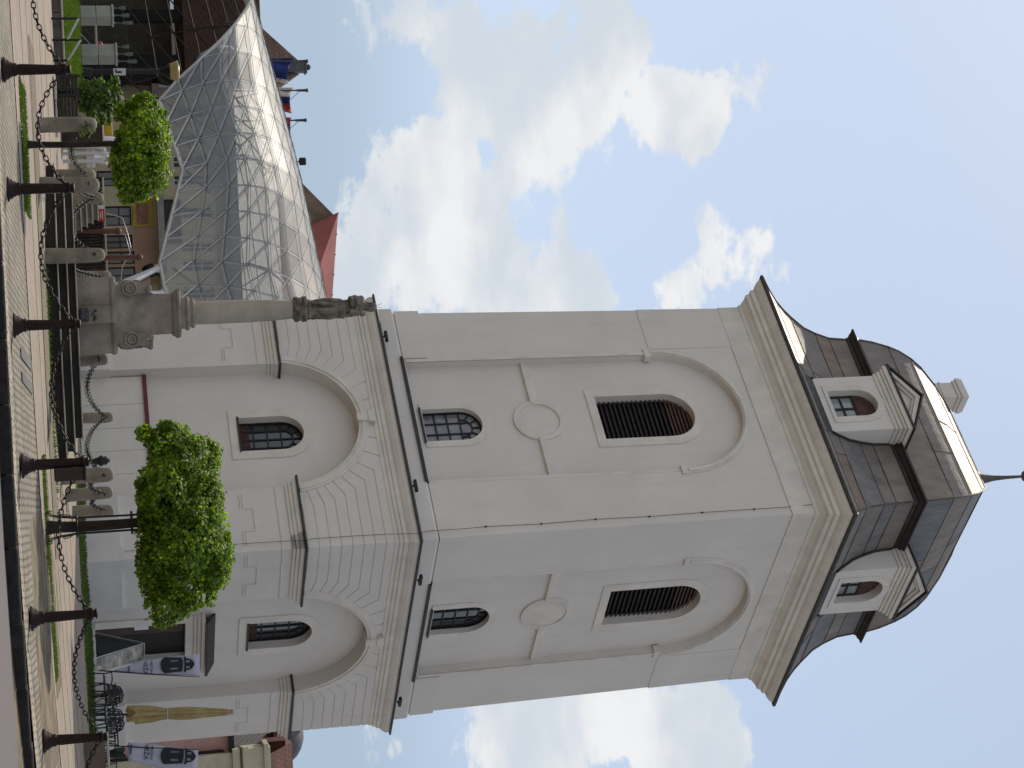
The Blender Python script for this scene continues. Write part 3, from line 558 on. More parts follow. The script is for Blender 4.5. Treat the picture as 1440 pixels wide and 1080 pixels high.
# dormers on the four roof sides
def dormer(k):
    f = wf(k); d = 4.4; b = MB(); hw = 1.18; zb, zt = 24.62, 26.86
    wn = arch(.56, 25.98, 16, 24.95)
    b.poly([(-hw, zb), (hw, zb), (hw, zt), (-hw, zt)], dl(k, d), [wn[::-1]])
    for i in range(len(wn)):
        p, q = wn[i], wn[(i + 1) % len(wn)]; b.add([f(p[0], d, p[1]), f(q[0], d, q[1]), f(q[0], d - .34, q[1]), f(p[0], d - .34, p[1])], [(0, 1, 2, 3)])
    for sgn in (-1, 1): b.add([f(sgn * hw, d, zb), f(sgn * hw, d, zt), f(sgn * hw, 3.3, zt), f(sgn * hw, 3.3, zb)], [(0, 1, 2, 3)])
    o = b.build('dormer', PLASTER, T)
    t_ = MB(); t_.ext(arch(.8, 25.98, 18, 24.82), dl(k, d - .01), dl(k, d + .03), [arch(.565, 25.98, 16, 24.95)[::-1]])
    for (z0, z1, pr) in ((26.78, 26.9, .04), (26.9, 27.03, .09), (27.03, 27.12, .15), (27.12, 27.27, .22)):
        for pl in ([(-hw - pr, z0), (hw + pr, z0), (hw + pr, z1), (-hw - pr, z1)],): t_.ext(pl, dl(k, 3.3), dl(k, d + pr))
    t_.ext([(-hw - .1, 27.27), (hw + .1, 27.27), (0, 27.98)], dl(k, 3.0), dl(k, d + .02))
    for sgn in (-1, 1):
        for (a, pr) in ((0, .2), (.1, .1)):
            t_.ext([(sgn * (hw + .2 - a * 1.6), 27.28), (sgn * (hw - .06 - a * 1.6), 27.28), (0, 27.86 - a), (0, 28.02 - a)], dl(k, d), dl(k, d + pr))
    t_.build('dormer_moulding', PLASTER_TRIM, o)
    r_ = MB(); hh = hw + .27
    for sgn in (-1, 1):
        r_.add([f(sgn * hh, d + .27, 27.27), f(0, d + .27, 28.06), f(0, 2.6, 28.06), f(sgn * hh, 2.9, 27.27), f(sgn * hh, d + .27, 27.33), f(0, d + .27, 28.13), f(0, 2.6, 28.13), f(sgn * hh, 2.9, 27.33)], [(0, 1, 2, 3), (4, 5, 6, 7), (0, 1, 5, 4), (0, 3, 7, 4)])
    r_.ext([(-hh, 27.272), (hh, 27.272), (hh, 27.33), (-hh, 27.33)], dl(k, d - .05), dl(k, d + .28))
    r_.build('dormer_roof', DARKMETAL, o)
    fo = MB(); fo.add([f(-hw - .04, d - .02, 24.64), f(hw + .04, d - .02, 24.64), f(hw + .1, d + .22, 24.3), f(-hw - .1, d + .22, 24.3)], [(0, 1, 2, 3)])
    for sgn in (-1, 1): fo.tube([f(sgn * (hw + .02), a, z) for a, z in ((4.42, 24.6), (4.24, 24.86), (3.98, 25.3), (3.83, 25.7), (3.69, 26.2), (3.64, 26.84))], .045, 6)
    fo.build('dormer_flashing', DARKMETAL, o)
    gp = MB(); gp.ext([(-.56, 24.95), (.56, 24.95), (.56, 25.85), (-.56, 25.85)], dl(k, d - .32), dl(k, d - .29)); gp.build('dormer_glass', mat('dormer_pane', (.25, .29, .31), .08, 0, var=.15, scale=2, spec=.9), o)
    gb = MB()
    for (x0, x1, z0, z1) in ((-.56, -.5, 24.95, 25.85), (.5, .56, 24.95, 25.85), (-.03, .03, 24.95, 25.85), (-.5, .5, 24.95, 25.01), (-.5, .5, 25.4, 25.45), (-.56, .56, 25.82, 25.9)): gb.ext([(x0, z0), (x1, z0), (x1, z1), (x0, z1)], dl(k, d - .3), dl(k, d - .24))
    gb.build('dormer_bars', WOODDARK, o)
    sl2 = MB(); z = 25.92
    while z < 26.5:
        h = sqrt(max(.56 ** 2 - max(0, z + .06 - 25.98) ** 2, .0004)); sl2.ext([(-h, z), (h, z), (h, z + .045), (-h, z + .045)], dl(k, d - .32), dl(k, d - .25)); z += .06
    sl2.build('dormer_louvre', LOUVRE_BROWN, o)
for k in range(4): dormer(k)
ch = MB(); cc = Matrix.Rotation(-TYAW, 3, 'Z') @ Vector((-2.95, 1.1, 0))
for (z0, z1, hs) in ((29.3, 30.86, .35), (30.86, 30.94, .38), (30.94, 31.4, .35), (31.4, 31.52, .4), (31.52, 31.68, .45), (31.68, 31.78, .42)): ch.box((cc.x, cc.y, (z0 + z1) / 2), (hs * 2, hs * 2, z1 - z0))
ch.build('chimney', PLASTER, T)
# ------------------------------------------------------------------ iron bollards and chains along the kerb
def chain(name, a, b, sag, label, group, link=.085, r=.0085, n=None):
    a = Vector(a); b = Vector(b); L = (b - a).length; mb = MB(); steps = 200; P = [a.lerp(b, i / steps) - Vector((0, 0, 4 * sag * (i / steps) * (1 - i / steps))) for i in range(steps + 1)]
    acc = [0]
    for i in range(steps): acc.append(acc[-1] + (P[i + 1] - P[i]).length)
    nl = max(2, int(acc[-1] / (link * .8)))
    j = 0
    for q in range(nl):
        sgt = acc[-1] * (q + .5) / nl
        while acc[j + 1] < sgt and j < steps - 1: j += 1
        c = P[j].lerp(P[j + 1], (sgt - acc[j]) / max(acc[j + 1] - acc[j], 1e-6)); t = (P[j + 1] - P[j]).normalized()
        s_ = t.cross(Vector((0, 0, 1))).normalized(); u = s_.cross(t)
        ang = .2 + (q % 2) * pi / 2 + random.uniform(-.15, .15); B = s_ * cos(ang) + u * sin(ang)
        mb.torus(c - a, link * .31, r, t, B, 10, 5, 1.75)
    o = mb.build(name, CHAIN_M); o.location = a; tag(o, label, 'chain', group); return o
BOL = [(5, 98, 28.5), (10, 266, 28.5), (16, 458, 28.5), (31, 655, 28.5), (44, 870, 28.7), (62, 1042, 30)]
BLAB = ['red-brown iron bollard in front of the grass-topped stone wall', 'red-brown iron bollard between the small round tree and the round-topped stone posts', 'red-brown iron bollard in front of the stepped statue column',
        'red-brown iron bollard with a litter bin against it and a black finial', 'red-brown iron bollard right of the caged tree, before the grass at the tower foot', 'red-brown iron bollard in front of the low brown barrier and wire chairs']
def make_bollard(loc, label):
    t = thing('iron_bollard', loc, label, 'bollard', 0, 'red-brown iron bollards along the kerb')
    b = MB(); b.lathe([(.19, 0), (.19, .03), (.15, .05), (.145, .08), (.12, .1), (.11, .13), (.095, .15), (.1, .17), (.1, .19), (.085, .2)], n=20); b.build('base', IRON_RED, t)
    b = MB(); b.lathe([(.082, .19), (.08, .25), (.058, .88)], n=16)
    for i in range(8): a = 2 * pi * i / 8; b.tube([(.078 * cos(a), .078 * sin(a), .24), (.057 * cos(a), .057 * sin(a), .86)], .009, 4)
    b.build('shaft', IRON_RED, t)
    b = MB(); b.lathe([(.06, .87), (.085, .885), (.09, .9), (.085, .915), (.062, .92), (.06, .95), (.078, .955), (.08, .97), (.066, .98), (.05, .985), (.02, .99)], n=18); b.build('cap', IRON_RED, t)
    return t
proto = None; BP = []
for i, (w_, u_, Y_) in enumerate(BOL):
    p = at(w_, u_, Y_); p.z = max(p.z, g(p.x, p.y)) - .01; BP.append(p)
    if proto is None: proto = make_bollard(p, BLAB[i])
    else: q = copy_tree(proto); q.location = p; q['label'] = BLAB[i]; q.rotation_euler = (random.uniform(-.012, .012), random.uniform(-.015, .015), random.uniform(0, 3))
    if i == 3:
        bx = MB(); bx.lathe([(.05, 1.03), (.035, 1.06), (.06, 1.09), (.05, 1.11), (.075, 1.14), (.085, 1.17), (.06, 1.2), (.07, 1.23), (.03, 1.27), (.02, 1.29)], n=14); bx.build('finial', IRON_BLACK, q)
b = MB(); p = BP[3] + Vector((.16, -.02, .47)); b.bevel_box((0, 0, .22), (.2, .2, .44), .02); b.bevel_box((0, 0, .45), (.23, .23, .04), .012); b.box((-.085, 0, .3), (.06, .06, .05))
lb = b.build('litter_bin', mat('bin_brown', (.035, .017, .015), .5, var=.2)); lb.location = p; tag(lb, 'dark brown litter bin fixed to the side of an iron bollard', 'litter bin')
CL = ['chain hanging from the leftmost iron bollard out past the grass-topped wall', 'chain hanging between the two leftmost iron bollards', 'low-slung chain before the small tree and dark terrace steps', 'chain hanging in front of the statue column steps', 'chain passing in front of the caged tree trunk', 'chain hanging before the leaning sign board and left banner', 'chain running off behind the low brown barrier at the right edge']
ends = [BP[0] + Vector((-2.2, .1, 0))] + BP + [BP[-1] + Vector((2.0, .5, .04))]
for i in range(7):
    top = Vector((0, 0, .9)); chain('hanging_chain', ends[i] + top, ends[i + 1] + top, [.42, .42, .45, .4, .42, .34, .35][i], CL[i], 'chains between the iron bollards', .105, .0105)
# ------------------------------------------------------------------ round-topped stone posts with their chains
SP = [(57, 176, 38, 1.1, .15, 'pale stone post with weeds on its crown, nearest to the small round tree'), (66, 248, 42, 1.05, .145, 'stone post beside the white wooden gate, behind its neighbour'), (60, 261, 37.6, 1.1, .16, 'stone post standing just left of the iron bollard by the terrace steps'),
      (86, 279, 45, .98, .15, 'stone post in front of the slatted terrace stairs'), (70, 360, 38.6, 1.1, .155, 'stone post with a dark damp foot in front of the dark terrace fence'), (103, 391, 46, .9, .15, 'short stone post close to the left side of the statue plinth'),
      (85, 508, 43, 1.06, .15, 'tan stone post at the right corner of the statue plinth'), (112, 588, 48, .84, .14, 'stone post alone before the white panel screen'), (87, 671, 41, 1.1, .165, 'stone post right behind the litter bin'),
      (93, 697, 43.5, 1.06, .15, 'middle stone post of the three left of the caged tree'), (98, 720, 46, 1.06, .15, 'stone post nearest to the caged tree trunk')]
PP = []
for (w_, u_, Y_, h, r, lab) in SP:
    p = at(w_, u_, Y_); PP.append((p, h, r)); b = MB(); dx, dy = random.uniform(-.03, .03), 0
    b.lathe([(r * 1.06, -.1), (r * 1.05, .02), (r * 1.02, .1), (r * 1.0, .35), (r * .99, .6), (r * .97, h - r), (r * .9, h - r * .55), (r * .72, h - r * .22), (r * .4, h - r * .05), (.02, h)], n=20)
    rng = random.Random(int(u_))
    vs = []
    for v in b.v:
        V3 = Vector(v); nv = noise.noise(V3 * 5 + Vector((u_, 0, 0))) * .012; rr = Vector((V3.x, V3.y, 0)); V3 += rr.normalized() * nv if rr.length > 1e-4 else Vector(); vs.append(tuple(V3))
    b.v = vs
    o = b.build('stone_post', STONE_POST); o.location = p; o.rotation_euler = (random.uniform(-.02, .02), random.uniform(-.025, .025), random.uniform(0, 6)); tag(o, lab, 'stone post', 'round-topped stone posts around the statue column')
def ptop(i, dz=.12): p, h, r = PP[i]; return p + Vector((0, -r, h - dz - r * .6))
for (i, j, sag, lab) in ((0, 1, .3, 'dark chain between the weedy stone post and the post by the white gate'), (2, 3, .25, 'dark chain from the post by the iron bollard back to the terrace stairs'), (3, 4, .55, 'long dark chain drooping before the terrace stairs and fence'), (4, 5, .6, 'chain lying low left of the statue plinth'), (6, 7, .35, 'chain left of the post before the white screen'), (7, 8, .4, 'chain from the lone post to the post behind the litter bin'), (8, 9, .3, 'short chain between the first two of three close posts'), (9, 10, .3, 'short chain between the last two posts near the caged tree'), (5, 6, .5, 'chain drooping across the front of the statue plinth')):
    chain('post_chain', ptop(i), ptop(j), sag, lab, 'chains between the stone posts', .2, .011)
WEED = leafmat('weed_leaf', [(.05, .08, .015), (.09, .13, .03), (.12, .14, .05)], .35)
def tuft(name, c, n, r, h, label, cat='plant', lw=.03):
    mb = MB()
    for _ in range(n):
        a = random.uniform(0, 2 * pi); rr = r * sqrt(random.random()); p = Vector((rr * cos(a), rr * sin(a), h * random.random() ** 1.5)); d = Vector((random.gauss(0, 1), random.gauss(0, 1), random.gauss(.2, .8))).normalized(); s_ = d.cross(Vector((random.random(), random.random(), 1))).normalized()
        l = lw * random.uniform(1.2, 2.4); mb.add([p, p + d * l * .5 + s_ * lw * .6, p + d * l, p + d * l * .5 - s_ * lw * .6], [(0, 1, 2, 3)])
    me = bpy.data.meshes.new(name); me.from_pydata(mb.v, [], mb.f); me.materials.append(WEED); o = bpy.data.objects.new(name, me); COL.objects.link(o); o.location = c; return tag(o, label, cat)
p = PP[0][0]; tuft('weed', p + Vector((.12, -.1, .78)), 90, .15, .28, 'tuft of green weed growing on the stone post by the small tree', lw=.035)
# ------------------------------------------------------------------ statue column
sc0 = at(110, 446, 42); SCX, SCY, SCZ = sc0.x, 42.0, sc0.z
SC = thing('statue_column', (SCX, SCY, SCZ), 'weathered stone column carrying a dark standing mother and child figure', 'monument')
st = MB()
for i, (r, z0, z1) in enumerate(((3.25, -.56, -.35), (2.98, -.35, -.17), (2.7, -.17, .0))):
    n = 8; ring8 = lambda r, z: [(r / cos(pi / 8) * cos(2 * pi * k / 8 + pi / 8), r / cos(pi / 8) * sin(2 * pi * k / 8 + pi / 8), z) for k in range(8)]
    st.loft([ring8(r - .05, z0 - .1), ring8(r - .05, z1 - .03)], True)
    tr_ = MB(); tr_.loft([ring8(r - .01, z1 - .03), ring8(r, z1 - .022), ring8(r, z1 - .008), ring8(r - .012, z1)], True); tr_.build('tread', TREAD_LIT, SC)
st.build('steps', STEP_SHADED, SC)
pl = MB()
def cross_ring(a, b, c_, z):                            # cross-shaped block: half width a, projecting panel half width b, depth c_
    return [(-a, -a + .12, z), (-b, -a + .12, z), (-b, -c_, z), (b, -c_, z), (b, -a + .12, z), (a, -a + .12, z), (a, a, z), (-a, a, z)]
pl.loft([cross_ring(.84, .2, .86, -.02), cross_ring(.82, .19, .84, .55), cross_ring(.8, .18, .82, .68), cross_ring(.84, .2, .86, .74), cross_ring(.84, .2, .86, .8), cross_ring(.72, .17, .74, .83)], True)
pl.build('plinth', STONE, SC)
fl = MB(); fl.bevel_box((0, -.9, .13), (.3, .18, .2), .03)
for i in range(7): fl.sphere((random.uniform(-.13, .13), -.95 + random.uniform(-.05, .05), .3 + random.uniform(0, .1)), (.03, .03, .03), 8, 6)
flo = fl.build('grave_lantern', mat('lantern_dark', (.05, .05, .055), .3, var=.3, scale=12)); flo.location = (SCX, SCY, SCZ); tag(flo, 'dark lantern with pale flowers set before the statue plinth', 'lantern')
pd = MB()
pd.loft([[(x * s, y * s, z) for x, y in ((-1, -1), (1, -1), (1, 1), (-1, 1))] for s, z in ((.62, .8), (.6, .95), (.52, 1.2), (.47, 1.45), (.44, 1.62), (.43, 2.0), (.42, 2.02), (.47, 2.06), (.5, 2.12), (.53, 2.15), (.53, 2.2), (.4, 2.22))], True)
pd.build('pedestal', STONE, SC)
vo = MB()
for sx in (-1, 1):
    for sy in (-1, 1):
        prof = [(.42, .81), (.62, .82), (.72, .9), (.75, 1.05), (.72, 1.25), (.7, 1.4), (.73, 1.5), (.78, 1.57), (.6, 1.58), (.56, 1.46), (.5, 1.5), (.44, 1.62)]
        vo.ext([(sx * a, z) for a, z in prof], lambda t, z, sy=sy: (t, sy * .3, z), lambda t, z, sy=sy: (t, sy * .62, z), back=True)
        vo.torus((sx * .56, sy * .63, 1.12), .15, .028, (1, 0, 0), (0, 0, 1), 20, 6); vo.torus((sx * .56, sy * .63, 1.12), .08, .025, (1, 0, 0), (0, 0, 1), 16, 6)
    for i in range(3): vo.torus((sx * .735, -.45, .98 + .15 * i), .06, .02, (0, 1, 0), (0, 0, 1), 12, 5)
    vo.tube([(sx * .5, -.63, 1.5), (sx * .53, -.66, 1.56), (sx * .58, -.64, 1.54)], .05, 8)
vo.build('scroll_brackets', STONE, SC)
cb = MB(); cb.box((0, 0, 2.27), (.66, .66, .12)); cb.lathe([(.36, 2.33), (.4, 2.37), (.36, 2.42), (.3, 2.44), (.34, 2.48), (.34, 2.52), (.28, 2.55)], n=28); cb.build('column_base', STONE, SC)
cs = MB(); cs.lathe([(.255, 2.54), (.262, 2.7), (.262, 3.2), (.255, 3.8), (.235, 4.3), (.205, 4.74)], n=32); cs.build('column_shaft', COLUMN_M, SC)
cc_ = MB(); cc_.lathe([(.205, 4.72), (.225, 4.74), (.21, 4.78), (.22, 4.85), (.27, 4.93), (.3, 4.98)], n=24)
for i in range(4):
    a = pi / 4 + pi / 2 * i; cc_.sphere((.24 * cos(a), .24 * sin(a), 4.9), (.09, .09, .085), 10, 8); 
    a = pi / 2 * i; cc_.sphere((.235 * cos(a), .235 * sin(a), 4.82), (.06, .06, .07), 8, 6)
cc_.loft([[(x * s, y * s, z) for x, y in ((-1, -1), (1, -1), (1, 1), (-1, 1))] for s, z in ((.27, 4.97), (.28, 4.98), (.28, 5.03), (.24, 5.05))], True); cc_.build('capital', STATUE_M, SC)
# the figure: one continuous body, robe folds pressed into the surface
def blob_mesh(name, balls, mt, parent, voxel=.018, fold=.0, seed=0, smooth_it=3):
    mb = MB()
    for (c, r, *rot) in balls:
        M = Matrix.Rotation(rot[0], 3, rot[1]) if rot else None; mb.sphere(c, r, 16, 12, M)
    o = mb.build(name, mt, parent); md = o.modifiers.new('r', 'REMESH'); md.mode = 'VOXEL'; md.voxel_size = voxel; sm = o.modifiers.new('s', 'SMOOTH'); sm.iterations = smooth_it; sm.factor = .5
    dg = bpy.context.evaluated_depsgraph_get(); me = bpy.data.meshes.new_from_object(o.evaluated_get(dg)); o.modifiers.clear(); o.data = me
    if fold:
        for v in me.vertices:
            c = v.co; a = atan2(c.y, c.x); zf = min(max((c.z - 5.05) / 1.1, 0), 1); k = max(0, 1 - zf * .75)
            f1 = sin(a * 7 + c.z * 3.4 + sin(c.z * 5 + seed) * 1.4) * .9 + sin(a * 12 - c.z * 6 + 1.3) * .45 + noise.noise(c * 7) * .8
            f2 = sin((c.x * 1.2 + c.z) * 26) * .35
            v.co = c + v.normal * (fold * (f1 * k + f2 * (1 - k)))
    me.polygons.foreach_set('use_smooth', [True] * len(me.polygons)); me.update(); return o
fb = [((.02, 0, 5.1), (.23, .21, .08)), ((.03, 0, 5.2), (.215, .19, .2)), ((.05, 0, 5.45), (.19, .17, .28)), ((.05, .0, 5.7), (.18, .16, .25)), ((.0, 0, 5.92), (.17, .15, .2)), ((-.05, .0, 6.08), (.15, .135, .16)), ((-.09, 0, 6.22), (.15, .13, .13)), ((-.1, .0, 6.31), (.175, .115, .085)), ((-.03, -.02, 6.4), (.065, .06, .1)),
      ((.015, -.05, 6.52), (.095, .105, .13)), ((.01, .0, 6.545), (.115, .11, .12)), ((-.01, .03, 6.44), (.11, .085, .13)), ((-.05, .1, 6.0), (.14, .1, .4)), ((-.15, -.01, 6.24), (.1, .1, .13)), ((-.17, -.03, 6.12), (.07, .09, .1)),
      ((-.2, -.03, 6.2), (.065, .08, .15), .25, 'Y'), ((-.2, -.12, 6.06), (.06, .13, .06)), ((-.09, -.19, 6.08), (.1, .055, .05)), ((.1, -.02, 6.2), (.08, .1, .15), -.35, 'Y'), ((.15, -.12, 6.05), (.07, .13, .065)), ((.16, .06, 5.62), (.08, .1, .3), -.12, 'Y'), ((-.16, .04, 5.55), (.07, .12, .35)), ((.08, -.15, 5.55), (.08, .07, .3), .1, 'Y'), ((.16, -.1, 5.86), (.1, .12, .1)), ((.2, -.04, 5.7), (.05, .1, .2)), ((-.1, -.14, 5.4), (.05, .08, .32), .12, 'Y'), ((.03, -.17, 5.35), (.045, .06, .34), -.1, 'Y'), ((.2, -.03, 5.35), (.05, .08, .2))]
FIG = blob_mesh('mother_figure', fb, STATUE_M, SC, .014, .026, 2, 2)
cf = [((.12, -.19, 6.12), (.09, .09, .13), .3, 'Y'), ((.16, -.22, 6.3), (.068, .07, .075)), ((.13, -.24, 6.05), (.1, .06, .055)), ((.19, -.22, 5.98), (.04, .045, .08), -.3, 'Y'), ((.04, -.26, 6.17), (.07, .03, .03), .4, 'Y'), ((.17, -.25, 6.17), (.03, .03, .07), -.6, 'Y')]
blob_mesh('child_figure', cf, STATUE_M, FIG, .014, 0, 0, 1)
fc = MB(); fc.sphere((.015, -.148, 6.505), (.014, .022, .026), 8, 6); fc.sphere((-.02, -.138, 6.535), (.013, .008, .008), 8, 6); fc.sphere((.045, -.136, 6.535), (.013, .008, .008), 8, 6); fc.sphere((.012, -.142, 6.462), (.024, .009, .008), 8, 6); fc.build('face', STATUE_M, FIG)
hl = MB()
for a in (-.35, .15): hl.tube([(.0, .0, 6.6), (.0 + .2 * sin(a), 0, 6.6 + .2 * cos(a))], .006, 5)
hl.build('halo_rays', GALV, FIG)
# ------------------------------------------------------------------ trees
LEAF = leafmat('maple_leaf', [(.03, .06, .008), (.08, .145, .012), (.135, .21, .017), (.24, .305, .026)], .42)
LEAF2 = leafmat('shrub_leaf', [(.03, .06, .014), (.055, .10, .02), (.09, .14, .035)], .4)
def leaf(mb, p, n, s):
    n = n.normalized(); a = n.cross(Vector((random.gauss(0, 1), random.gauss(0, 1), random.gauss(0, 1)))).normalized(); b = n.cross(a); dr = n * (-.22 * s)
    pts = [p - a * s * .5, p - a * s * .2 + b * s * .28, p - a * s * .05 + b * s * .6 + dr, p + a * s * .18 + b * s * .3, p + a * s * .65 + dr, p + a * s * .18 - b * s * .3, p - a * s * .05 - b * s * .6 + dr, p - a * s * .2 - b * s * .28]
    k = len(mb.v); mb.v += [tuple(q) for q in pts]; mb.f += [(k, k + 1, k + 3, k + 5, k + 7), (k + 1, k + 2, k + 3), (k + 3, k + 4, k + 5), (k + 5, k + 6, k + 7)]
def crown_mesh(mb, lobes, dens, ls, seed, shell=.5, drop=.16):
    rnd = random.Random(seed); random.seed(seed)
    tot = 0
    for (c, r) in lobes:
        c = Vector(c); n = int(dens * (r[0] * r[1] + r[1] * r[2] + r[0] * r[2]))
        for _ in range(n):
            d = Vector((rnd.gauss(0, 1), rnd.gauss(0, 1), rnd.gauss(0, 1))).normalized(); q = rnd.random(); rad = (shell + (1 - shell) * q ** .6) * (1 + .16 * noise.noise(d * 2.6 + c * 3))
            if rnd.random() < .07: rad *= rnd.uniform(1.03, 1.13)
            p = c + Vector((d.x * r[0], d.y * r[1], d.z * r[2])) * rad
            if noise.noise(p * 2.6 + Vector((seed, 0, 0))) < -drop and rad > .72: continue
            inside = False
            for (c2, r2) in lobes:
                e = p - Vector(c2)
                if (e.x / r2[0]) ** 2 + (e.y / r2[1]) ** 2 + (e.z / r2[2]) ** 2 < .32: inside = True; break
            if inside: continue
            nrm = Vector((d.x / r[0], d.y / r[1], d.z / r[2])).normalized() * .7 + Vector((rnd.gauss(0, .45), rnd.gauss(0, .45), .45 + rnd.gauss(0, .4)))
            leaf(mb, p, nrm, ls * rnd.uniform(.6, 1.25)); tot += 1
    return tot
def finish_leaves(mb, name, mt, parent):
    me = bpy.data.meshes.new(name); me.from_pydata(mb.v, [], mb.f); me.materials.append(mt); o = bpy.data.objects.new(name, me); COL.objects.link(o); o.parent = parent; return o
def px_lobes(base, Y, items):
    L = []
    for (w_, u_, rw, ru, dy) in items:
        p = at(w_, u_, Y); s_ = Y / F_PX; L.append((Vector((p.x, p.y + dy, p.z)) - base, (ru * s_, (ru * .75 + rw * .4) * s_, rw * s_)))
    return L
def ball_tree(base, Y, items, trunk_r, trunk_top, lab, seed, dens, ls=.11):
    t = thing('ball_tree', base, lab, 'tree', 0); b = MB(); h = trunk_top - base.z
    pts = [(.02 * sin(3 * q), .015 * cos(5 * q), h * q) for q in [i / 8 for i in range(9)]]
    b.tube(pts, [trunk_r * (1.35 if i == 0 else 1.0 - .2 * i / 8) for i in range(9)], 12)
    L = px_lobes(base, Y, items); top = Vector(pts[-1])
    for (c, r) in L[:7]:
        e = Vector(c); mid = top.lerp(e, .5) + Vector((0, 0, .08)); b.tube([top - Vector((0, 0, .15)), mid, e], [trunk_r * .5, trunk_r * .32, trunk_r * .12], 7)
    b.build('trunk', BARK, t)
    mb = MB(); crown_mesh(mb, L, dens, ls, seed); finish_leaves(mb, 'crown', LEAF, t)
    return t
tb = at(64, 742, 34.3)
bigtree = ball_tree(tb, 34.3, [(262, 650, 52, 42, .1), (235, 690, 42, 55, -.3), (275, 705, 42, 55, 0), (265, 760, 58, 60, -.4), (300, 760, 26, 50, .1), (250, 810, 55, 48, .1), (300, 800, 24, 34, -.1), (225, 745, 34, 60, .2), (240, 622, 36, 26, 0), (285, 640, 28, 28, .1), (238, 848, 36, 28, -.2), (272, 840, 34, 24, .1), (230, 870, 16, 14, -.1), (300, 700, 18, 30, .2), (214, 700, 22, 40, .2), (213, 790, 22, 40, -.1), (270, 735, 52, 60, .9), (262, 790, 50, 55, .8), (205, 610, 14, 14, 0), (200, 680, 10, 12, 0), (236, 600, 16, 10, 0), (306, 775, 22, 40, -.2)], .105, tb.z + 1.75, 'larger ball-clipped tree in an iron trunk cage before the tower corner', 11, 2500, .074)
cg = MB(); 
for i in range(4):
    a = pi / 4 + pi / 2 * i; ca_, sa_ = cos(a), sin(a)
    cg.tube([(.3 * ca_, .3 * sa_, .1), (.33 * ca_, .33 * sa_, .03), (.38 * ca_, .38 * sa_, .02), (.4 * ca_, .4 * sa_, .08), (.37 * ca_, .37 * sa_, .12)], .011, 6)
    cg.tube([(.3 * ca_, .3 * sa_, .1), (.25 * ca_, .25 * sa_, .25), (.2 * ca_, .2 * sa_, .55), (.19 * ca_, .19 * sa_, 1.55), (.2 * ca_, .2 * sa_, 1.62)], .012, 6)
    cg.tube([(.2 * ca_, .2 * sa_, .5), (.27 * ca_, .27 * sa_, .42), (.29 * ca_, .29 * sa_, .32), (.25 * ca_, .25 * sa_, .3)], .009, 5)
for z in (.55, 1.52): cg.torus((0, 0, z), .195, .022, (1, 0, 0), (0, 1, 0), 24, 6)
cgo = cg.build('tree_guard', IRON_BLACK); cgo.location = tb; tag(cgo, 'black iron guard with curled feet around the larger tree trunk', 'tree guard')
tl = at(35, 203, 33.6)
ball_tree(tl, 33.6, [(200, 165, 34, 32, .1), (205, 205, 36, 42, -.3), (208, 240, 32, 36, .1), (190, 255, 28, 26, -.1), (222, 200, 20, 34, .2), (185, 190, 24, 40, .3), (178, 160, 18, 20, 0), (225, 165, 14, 18, .1), (170, 225, 16, 26, .1), (180, 275, 14, 14, 0), (205, 268, 22, 16, .1), (198, 210, 38, 44, .6), (165, 250, 10, 14, 0), (205, 143, 18, 14, 0)], .06, tl.z + 1.7, 'smaller ball-clipped tree with a bare thin trunk, left of the stone posts', 23, 2400, .072)
def shrub(base, Y, items, lab, seed, dens, ls=.1):
    t = thing('shrub', base, lab, 'shrub'); b = MB(); L = px_lobes(base, Y, items)
    for (c, r) in L[:6]: b.tube([(0, 0, 0), Vector(c) * .5 + Vector((.05, 0, 0)), Vector(c)], [.035, .022, .008], 6)
    b.build('stems', BARK, t); mb = MB(); crown_mesh(mb, L, dens, ls, seed, .35, .12); finish_leaves(mb, 'foliage', LEAF2, t)
sb0 = at(100, 135, 47.5); shrub(sb0, 47.5, [(125, 130, 16, 20, 0), (140, 125, 16, 18, .2), (150, 140, 14, 18, 0), (132, 155, 14, 14, -.1), (118, 145, 10, 18, 0), (160, 118, 10, 12, .1), (150, 165, 12, 12, .2), (165, 135, 10, 14, .2), (128, 168, 10, 8, 0)], 'loose bushy shrub behind the brown slatted planters', 5, 620, .13)
# grass patches
grass('grass_strip', patch(.9, 5.0, lambda x: 33.9 + .05 * x, lambda x: 34.9 + .05 * x), 3600, .04, 'grass strip under the larger tree between setts and path')
grass('grass_strip', patch(-5.6, -3.3, lambda x: 32.3, lambda x: 33.9), 3200, .05, 'grass strip at the foot of the smaller tree')
grass('grass_bank', patch(1.5, 9.5, lambda x: 48.3 + .12 * x, lambda x: 57 - .5 * abs(x - 4)), 12000, .08, 'grass bank along the foot of the white tower')
grass('grass_tufts', patch(-2.8, 2.6, lambda x: 38.1, lambda x: 38.8), 420, .1, 'rough grass tufts at the foot of the statue steps')
grass('grass_lawn', patch(-13.5, -7.4, lambda x: 48.4, lambda x: 52), 9000, .14, 'bright lawn on top of the low stone wall', .03)
